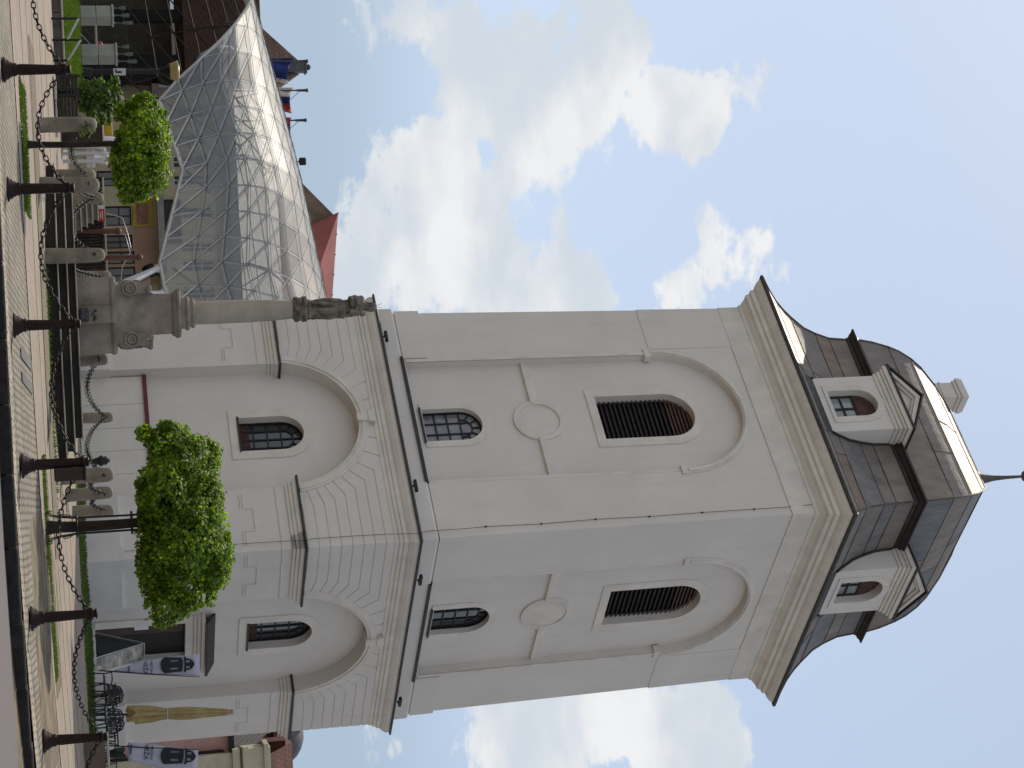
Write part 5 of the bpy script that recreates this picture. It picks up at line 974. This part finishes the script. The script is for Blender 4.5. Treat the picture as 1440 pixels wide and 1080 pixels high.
# ------------------------------------------------------------------ right side: cafe
def text_mesh(s_, size, mt, parent, M, name='lettering', ext=.003):
    cu = bpy.data.curves.new(name, 'FONT'); cu.body = s_; cu.size = size; cu.align_x = 'CENTER'; cu.extrude = ext; ob = bpy.data.objects.new(name + '_tmp', cu); COL.objects.link(ob)
    dg = bpy.context.evaluated_depsgraph_get(); me = bpy.data.meshes.new_from_object(ob.evaluated_get(dg)); bpy.data.objects.remove(ob); me.transform(M); me.materials.clear(); me.materials.append(mt); o = bpy.data.objects.new(name, me); COL.objects.link(o); o.parent = parent; return o
BANW = mat('banner_cloth', (.42, .42, .50), .85, var=.06, scale=2, spec=.1); BANK = mat('banner_print', (.025, .025, .035), .85, var=.1, scale=3)
def emblem(parent, M, sz):
    b = MB(); mp_ = lambda d: (lambda x, y: tuple(M @ Vector((x * sz, y * sz, d))))
    body = [(-.47, .22), (-.36, .1), (-.2, .03), (0, 0), (.2, .03), (.36, .1), (.47, .22), (.4, 1.22), (.2, 1.25), (0, 1.26), (-.2, 1.25), (-.4, 1.22)]
    slots = [[(-.27, .55), (-.27, 1.0), (-.17, 1.0), (-.17, .55)], [(.17, .55), (.17, 1.0), (.27, 1.0), (.27, .55)]]
    b.ext(body, mp_(.004), mp_(.008), slots); dome = [(-.47, 1.3), (-.2, 1.34), (0, 1.35), (.2, 1.34), (.47, 1.3), (.42, 1.42), (.34, 1.47), (.33, 1.6), (.24, 1.78), (.1, 1.9), (0, 1.93), (-.1, 1.9), (-.24, 1.78), (-.33, 1.6), (-.34, 1.47), (-.42, 1.42)]
    ws = [[(-.23, 1.45), (-.23, 1.66), (-.1, 1.66), (-.1, 1.45)], [(.1, 1.45), (.1, 1.66), (.23, 1.66), (.23, 1.45)]]; b.ext(dome, mp_(.004), mp_(.008), ws); return b.build('tower_emblem', BANK, parent)
def feather(Y, poleb, polet, outline, emb, t1, t2, t3, lab, yaw):
    base = at(*poleb, Y); t = thing('feather_banner', base, lab, 'banner', 0, 'white feather banners'); b = MB(); top = at(*polet, Y) - base; b.tube([(0, 0, -.1), top * .5 + Vector((.02, 0, 0)), top], [.022, .016, .01], 6); b.build('pole', IRON_BLACK, t)
    pts = [at(w_, u_, Y) - base for (w_, u_) in outline]
    b = MB(); n = 14; V = []; l, r = pts[:len(pts) // 2], pts[len(pts) // 2:][::-1]
    def samp(P, s_): s_ *= len(P) - 1; i = min(int(s_), len(P) - 2); return P[i].lerp(P[i + 1], s_ - i)
    for j in range(n + 1):
        a, c = samp(l, j / n), samp(r, j / n)
        for i in range(7): q = a.lerp(c, i / 6); V.append((q.x, .02 * sin(i * 1.3 + j * .5) + .02, q.z))
    b.add(V, [(j * 7 + i, j * 7 + i + 1, (j + 1) * 7 + i + 1, (j + 1) * 7 + i) for j in range(n) for i in range(6)], True); cl = b.build('banner_cloth', BANW, t); sd = cl.modifiers.new('t', 'SOLIDIFY'); sd.thickness = .006
    px = Y / F_PX
    def MM(w_, u_, tilt): p = at(w_, u_, Y) - base; return Matrix.Translation((p.x, -.03, p.z)) @ Matrix.Rotation(tilt, 4, 'Y') @ Matrix.Rotation(pi / 2, 4, 'X')
    e = emblem(cl, MM(*emb[:2], emb[3]), emb[2] * px)
    text_mesh('MESTSKÁ', t1[2] * px, BANK, cl, MM(*t1[:2], emb[3])); text_mesh('VEŽA', t2[2] * px, BANK, cl, MM(*t2[:2], emb[3]))
    sm = MB(); Mx = MM(*t3[:2], emb[3])
    for i in range(6): x0 = (-.5 + i / 6) * t3[2] * px; sm.add([Mx @ Vector((x0, 0, .002)), Mx @ Vector((x0 + t3[2] * px * .11, 0, .002)), Mx @ Vector((x0 + t3[2] * px * .11, .05, .002)), Mx @ Vector((x0, .05, .002))], [(0, 1, 2, 3)])
    sm.build('fine_print', BANK, cl); return t
feather(51, (139, 942), (281, 952), [(161, 943), (200, 930), (235, 924), (281, 920), (281, 951), (235, 949), (200, 947), (161, 945)], (226, 935.5, 24, radians(2)), (211.5, 939, 4.6), (202, 939, 8), (180, 942, 10), 'white feather banner with a tower emblem leaning before the dark doorway', 0)
feather(50, (124, 1046), (279, 1054), [(180, 1044), (205, 1046), (240, 1050), (279, 1054), (277, 1086), (240, 1083), (205, 1076), (180, 1070)], (226, 1062, 25, radians(7)), (212, 1058, 4.8), (203, 1057, 9), (183, 1054, 14), 'white feather banner with a tower emblem at the right edge behind wire chairs', 0)
# leaning A-frame boards
bA = at(124, 920, 51.2); t = thing('sign_board', bA, 'leaning A-frame sign board with a pale printed front beside the doorway', 'sign board', 0)
def quad(pts, th=.03): 
    b = MB(); P = [at(w_, u_, y_) - bA for w_, u_, y_ in pts]; Q = [p + Vector((0, th, 0)) for p in P]; b.add(P + Q, [(0, 1, 2, 3), (4, 5, 6, 7), (0, 1, 5, 4), (1, 2, 6, 5), (2, 3, 7, 6), (3, 0, 4, 7)]); return b
quad([(142, 925, 50.6), (202, 906, 51.4), (202, 928, 51.5), (144, 943, 50.7)]).build('front_panel', mat('board_print', (.42, .41, .37), .7, scale=3.2, col2=(.12, .10, .09), stretch=(1, 1, 2.2), detail=9), t)
quad([(133, 893, 52.3), (196, 902, 51.7), (199, 906, 51.5), (140, 926, 51.5)]).build('back_panel', mat('board_back', (.03, .035, .035), .6), t)
b = MB(); b.tube([at(131, 927, 50.55) - bA, at(203, 905, 51.4) - bA, at(134, 890, 52.3) - bA], .025, 6); b.tube([at(131, 944, 50.65) - bA, at(203, 928, 51.45) - bA, at(203, 905, 51.4) - bA], .02, 6); b.build('frame', GALV, t)
# closed parasol
pb = at(122, 1006, 52); t = thing('parasol', pb, 'closed ochre parasol tied with a white cord among the cafe chairs', 'parasol', 0); ztop = at(326, 1001, 52).z - pb.z; z0 = at(184, 1010, 52).z - pb.z
b = MB(); dx = at(326, 1001, 52).x - pb.x; b.tube([(0, 0, 0), (dx, 0, ztop)], .03, 8); b.lathe([(.3, 0), (.3, .06), (.06, .1), (.045, .5)], n=16); b.build('pole', IRON_BLACK, t)
b = MB(); rings = []; zc_ = at(235, 1006, 52).z - pb.z
for q in range(25):
    s_ = q / 24; z = z0 + (ztop - z0) * s_; base_r = .055 + .15 * (1 - s_) ** .8 * (.55 + .45 * min(1, abs(z - zc_) / .45)) if s_ < 1 else .05
    rings.append([(dx * z / ztop + (base_r * (1 + .3 * sin(7 * a + 3 * s_) + .15 * sin(3 * a + 1))) * cos(a), base_r * (1 + .3 * sin(7 * a + 3 * s_)) * sin(a), z + (.14 * sin(3 * a + 1) if q == 0 else 0)) for a in [2 * pi * i / 36 for i in range(36)]])
b.loft(rings, True, True, True); b.build('folded_canopy', mat('ochre_cloth', (.40, .31, .15), .9, var=.15, scale=4, spec=.1), t)
b = MB(); b.torus((dx * zc_ / ztop, 0, zc_), .145, .015, (1, 0, 0), (0, 1, 0), 20, 6); b.build('cord', FRW, t); b = MB(); b.lathe([(.05, ztop - .02), (.07, ztop), (.06, ztop + .06), (.02, ztop + .08)], (dx, 0, 0), 10); b.build('top_cap', GALV, t)
# wire chairs and tables
CH = mat('wire_black', (.012, .014, .015), .45, .3, spec=.5)
def wire_chair(loc, rz, lab):
    t = thing('wire_chair', loc, lab, 'chair', rz, 'black wire cafe chairs')
    b = MB(); b.torus((0, 0, .45), .22, .02, (1, 0, 0), (0, 1, 0), 20, 6)
    for i in range(7): x = -.18 + .06 * i; h = sqrt(.22 ** 2 - x * x); b.tube([(x, -h, .45), (x, h, .45)], .011, 4)
    b.build('seat', CH, t); b = MB(); b.lathe([(.02, .465), (.2, .465), (.21, .485), (.19, .5), (.02, .5)], n=18); b.build('cushion', mat('grey_cushion', (.24, .25, .25), .8), t)
    for sx in (-1, 1):
        b = MB(); b.tube([(sx * .22, -.22, 0), (sx * .2, -.17, .45)], .02, 6); b.build('leg', CH, t); b = MB(); b.tube([(sx * .23, .27, 0), (sx * .2, .17, .45), (sx * .22, .26, .7), (sx * .17, .3, .86)], .02, 6); b.build('leg', CH, t)
        b = MB(); b.tube([(sx * .21, .24, .64), (sx * .27, .1, .67), (sx * .27, -.14, .66), (sx * .21, -.16, .45)], .019, 6); b.build('armrest', CH, t)
    b = MB(); b.tube([(-.2, .2, .5), (-.22, .26, .7), (-.17, .3, .86), (0, .33, .92), (.17, .3, .86), (.22, .26, .7), (.2, .2, .5)], .02, 6)
    for i in range(7):
        a = -.2 + .4 * i / 6; b.tube([(a, .21, .48), (a * .9 + .04, .27, .7), (a * .7, .315, .9 - abs(a) * .3)], .013, 4); b.tube([(a, .21, .48), (a * .9 - .06, .265, .66), (a * .55 + .05 * (-1) ** i, .31, .88 - abs(a) * .25)], .013, 4)
    for z in (.58, .7, .8): b.tube([(-.2, .22 + (z - .5) * .2, z), (0, .25 + (z - .5) * .2, z + .02), (.2, .22 + (z - .5) * .2, z)], .013, 4)
    b.build('backrest', CH, t); return t
spots = [(963, 50.3, radians(-60), 'black wire cafe chair nearest the feather banner by the doorway'), (988, 51.2, radians(150), 'black wire cafe chair facing the table, just left of the closed parasol'), (1006, 49.6, radians(-30), 'black wire cafe chair in front of the closed parasol'), (1030, 50.6, radians(20), 'black wire cafe chair between the parasol and the right banner'), (1052, 49.8, radians(-80), 'black wire cafe chair standing before the right banner'), (1074, 50.4, radians(60), 'black wire cafe chair at the right edge of the view')]
c0 = None
for (u_, Y_, rz, lab) in spots:
    p = at(122, u_, Y_); p.z = g(p.x, Y_) - .02
    if c0 is None: c0 = wire_chair(p, rz, lab)
    else: q = copy_tree(c0); q.location = p; q.rotation_euler = (0, 0, rz); q['label'] = lab
for (u_, Y_, lab) in ((981, 50.7, 'round wire cafe table beside the parasol'), (1041, 50.2, 'round wire cafe table before the right banner')):
    p = at(122, u_, Y_); p.z = g(p.x, Y_); t = thing('cafe_table', p, lab, 'table', 0, 'round cafe tables'); b = MB(); b.lathe([(.02, .7), (.33, .7), (.34, .715), (.33, .73), (.02, .73)], n=24); b.build('table_top', CH, t); b = MB()
    for i in range(3): a = 2 * pi * i / 3; b.tube([(.28 * cos(a), .28 * sin(a), 0), (.05 * cos(a), .05 * sin(a), .35), (.2 * cos(a), .2 * sin(a), .7)], .013, 6)
    b.build('base', CH, t)
p = at(124, 1034, 44); t = thing('low_barrier', (p.x, 44, p.z - .1), 'low brown panel barrier with a pale top rail at the right edge', 'barrier', radians(-4)); hh = at(151, 1034, 44).z - t.location.z
b = MB(); b.bevel_box((2.0, 0, hh / 2 - .03), (4.0, .06, hh - .06), .01); b.build('panel', mat('barrier_brown', (.13, .095, .075), .7, var=.12, scale=1.5), t); b = MB(); b.bevel_box((2.0, 0, hh), (4.06, .12, .06), .012); b.build('top_rail', mat('pale_rail', (.42, .4, .35), .5), t)
# ------------------------------------------------------------------ right houses
rx_ = lambda u_, w_=300: at(w_, u_, 80).x; rz_ = lambda w_, u_=1050: at(w_, u_, 80).z
ph = thing('pink_house', (0, 80, 0), 'rose pink house with cream trim, gutter and dark roof right of the tower', 'house'); xl = rx_(985); xm = rx_(1058, 300)
b = MB(); b.box(((xl + xm) / 2, 4, rz_(326) / 2 + .4), (xm - xl, 8, rz_(326) - .8)); b.build('wall', PINK, ph)
b = MB(); b.box((xm + 2.2, 3.6, rz_(348) / 2 + .4), (4.4, 8, rz_(348) - .8)); b.build('side_wing', CREAM, ph)
b = MB(); 
for (z_, hh, pr) in ((rz_(246), .22, .1), (rz_(268), .14, .06), (rz_(330), .3, .25), (rz_(343), .22, .4)): b.box((xm + 2.2, -.4 - pr / 2, z_), (4.5 + pr, pr + .1, hh))
b.box((xm + .35, -.45, rz_(290)), (.7, .12, rz_(330) - rz_(240))); b.box((rx_(1064, 355), -.3, rz_(358)), (1.0, .9, 1.2)); b.box((rx_(1064, 355), -.3, rz_(372)), (1.3, 1.1, .2)); b.build('cornice', CREAM, ph)
b = MB(); b.box((xl + 1.2, -.04, (rz_(280) + rz_(292)) / 2), (.1, .1, rz_(292) - rz_(256))); b.build('shutter_slit', mat('slit_brown', (.05, .03, .028), .7), ph)
b = MB(); b.tube([(xm - .05, -.15, .8), (xm - .05, -.15, rz_(312)), (xm + .2, -.25, rz_(320)), (xm + .15, -.35, rz_(325))], .07, 8); b.build('downpipe', IRON_BLACK, ph)
b = MB(); b.box(((xl + xm) / 2 + .2, -.25, rz_(325)), (xm - xl + .6, .35, .22)); b.build('gutter', IRON_BLACK, ph)
b = MB(); b.add([(xl, -.35, rz_(327)), (xm + .5, -.35, rz_(327)), (xm - .6, 3.8, rz_(327) + 2.6), (xl, 3.8, rz_(327) + 2.6), (xm + .5, 8, rz_(327)), (xl, 8, rz_(327))], [(0, 1, 2, 3), (1, 4, 2), (3, 2, 4, 5)])
for i in range(14):
    tt = i / 13; b.tube([Vector((xl, -.37, rz_(327) + .02)).lerp(Vector((xm + .5, -.37, rz_(327) + .02)), tt), Vector((xl, 3.78, rz_(327) + 2.61)).lerp(Vector((xm - .6, 3.78, rz_(327) + 2.61)), tt)], .012, 4, False)
b.build('roof', mat('dark_sheet', (.055, .055, .06), .6, .2, var=.2, stretch=(4, 1, 1)), ph)
b = MB(); b.add([(xm + .6, -.2, rz_(352)), (xm + 4.5, -.2, rz_(352)), (xm + 4.5, 4, rz_(352) + 2.2), (xm + .6, 4, rz_(352) + 2.2)], [(0, 1, 2, 3)]); b.box((xm + 2.5, 4.5, rz_(352) + .9), (4, 1, 2)); b.build('side_roof', TILE_RED, ph)
rh = thing('red_roofed_house', (0, 90, 0), 'house with layered red tiled roofs and a grey domed skylight at the right edge', 'house'); r9 = lambda w_, u_: at(w_, u_, 90)
a = r9(352, 1024); e = r9(352, 1100); b = MB(); b.box(((a.x + e.x) / 2, 5, a.z / 2), (e.x - a.x, 8, a.z)); b.build('wall', CREAM, rh)
def roofq(pts, name, mt_, th=.18):
    b = MB(); P = [r9(w_, u_) + Vector((0, dy - 90, 0)) for (w_, u_, dy) in pts]; Q = [p - Vector((0, 0, th)) for p in P]; n = len(P); b.add(P + Q, [tuple(range(n)), tuple(range(n, 2 * n))] + [(i, (i + 1) % n, (i + 1) % n + n, i + n) for i in range(n)]); return b.build(name, mt_, rh)
roofq([(358, 1028, -.6), (352, 1092, -.6), (376, 1092, 1.2), (380, 1028, 1.2)], 'lower_roof', TILE_RED); b = MB(); c = r9(385, 1055); b.box((c.x, 1.9, c.z), (4.2, 1.2, .9)); b.build('attic_wall', mat('dark_attic', (.03, .035, .035), .8), rh)
roofq([(393, 1022, .8), (391, 1095, .8), (424, 1080, 4.5), (421, 1022, 4.5)], 'upper_roof', TILE_RED)
b = MB(); c = r9(420, 1066); b.sphere((c.x, 6.5, c.z - .4), (1.6, 1.6, 1.4), 20, 12); b.lathe([(.1, 0), (.12, .6), (.2, .65), (.2, .8), (.05, .9)], (c.x - .6, 6.0, c.z + .5), 10); b.build('grey_dome', mat('dome_sheet', (.10, .105, .115), .6, .3, var=.2, scale=2), rh)
b = MB(); c = r9(432, 1037); b.tube([(c.x, 5, c.z - 1), (c.x, 5, c.z + .1)], .1, 8); b.sphere((c.x + .1, 5, c.z + .1), .17, 10, 8); b.build('vent_pipe', FARMETAL, rh)
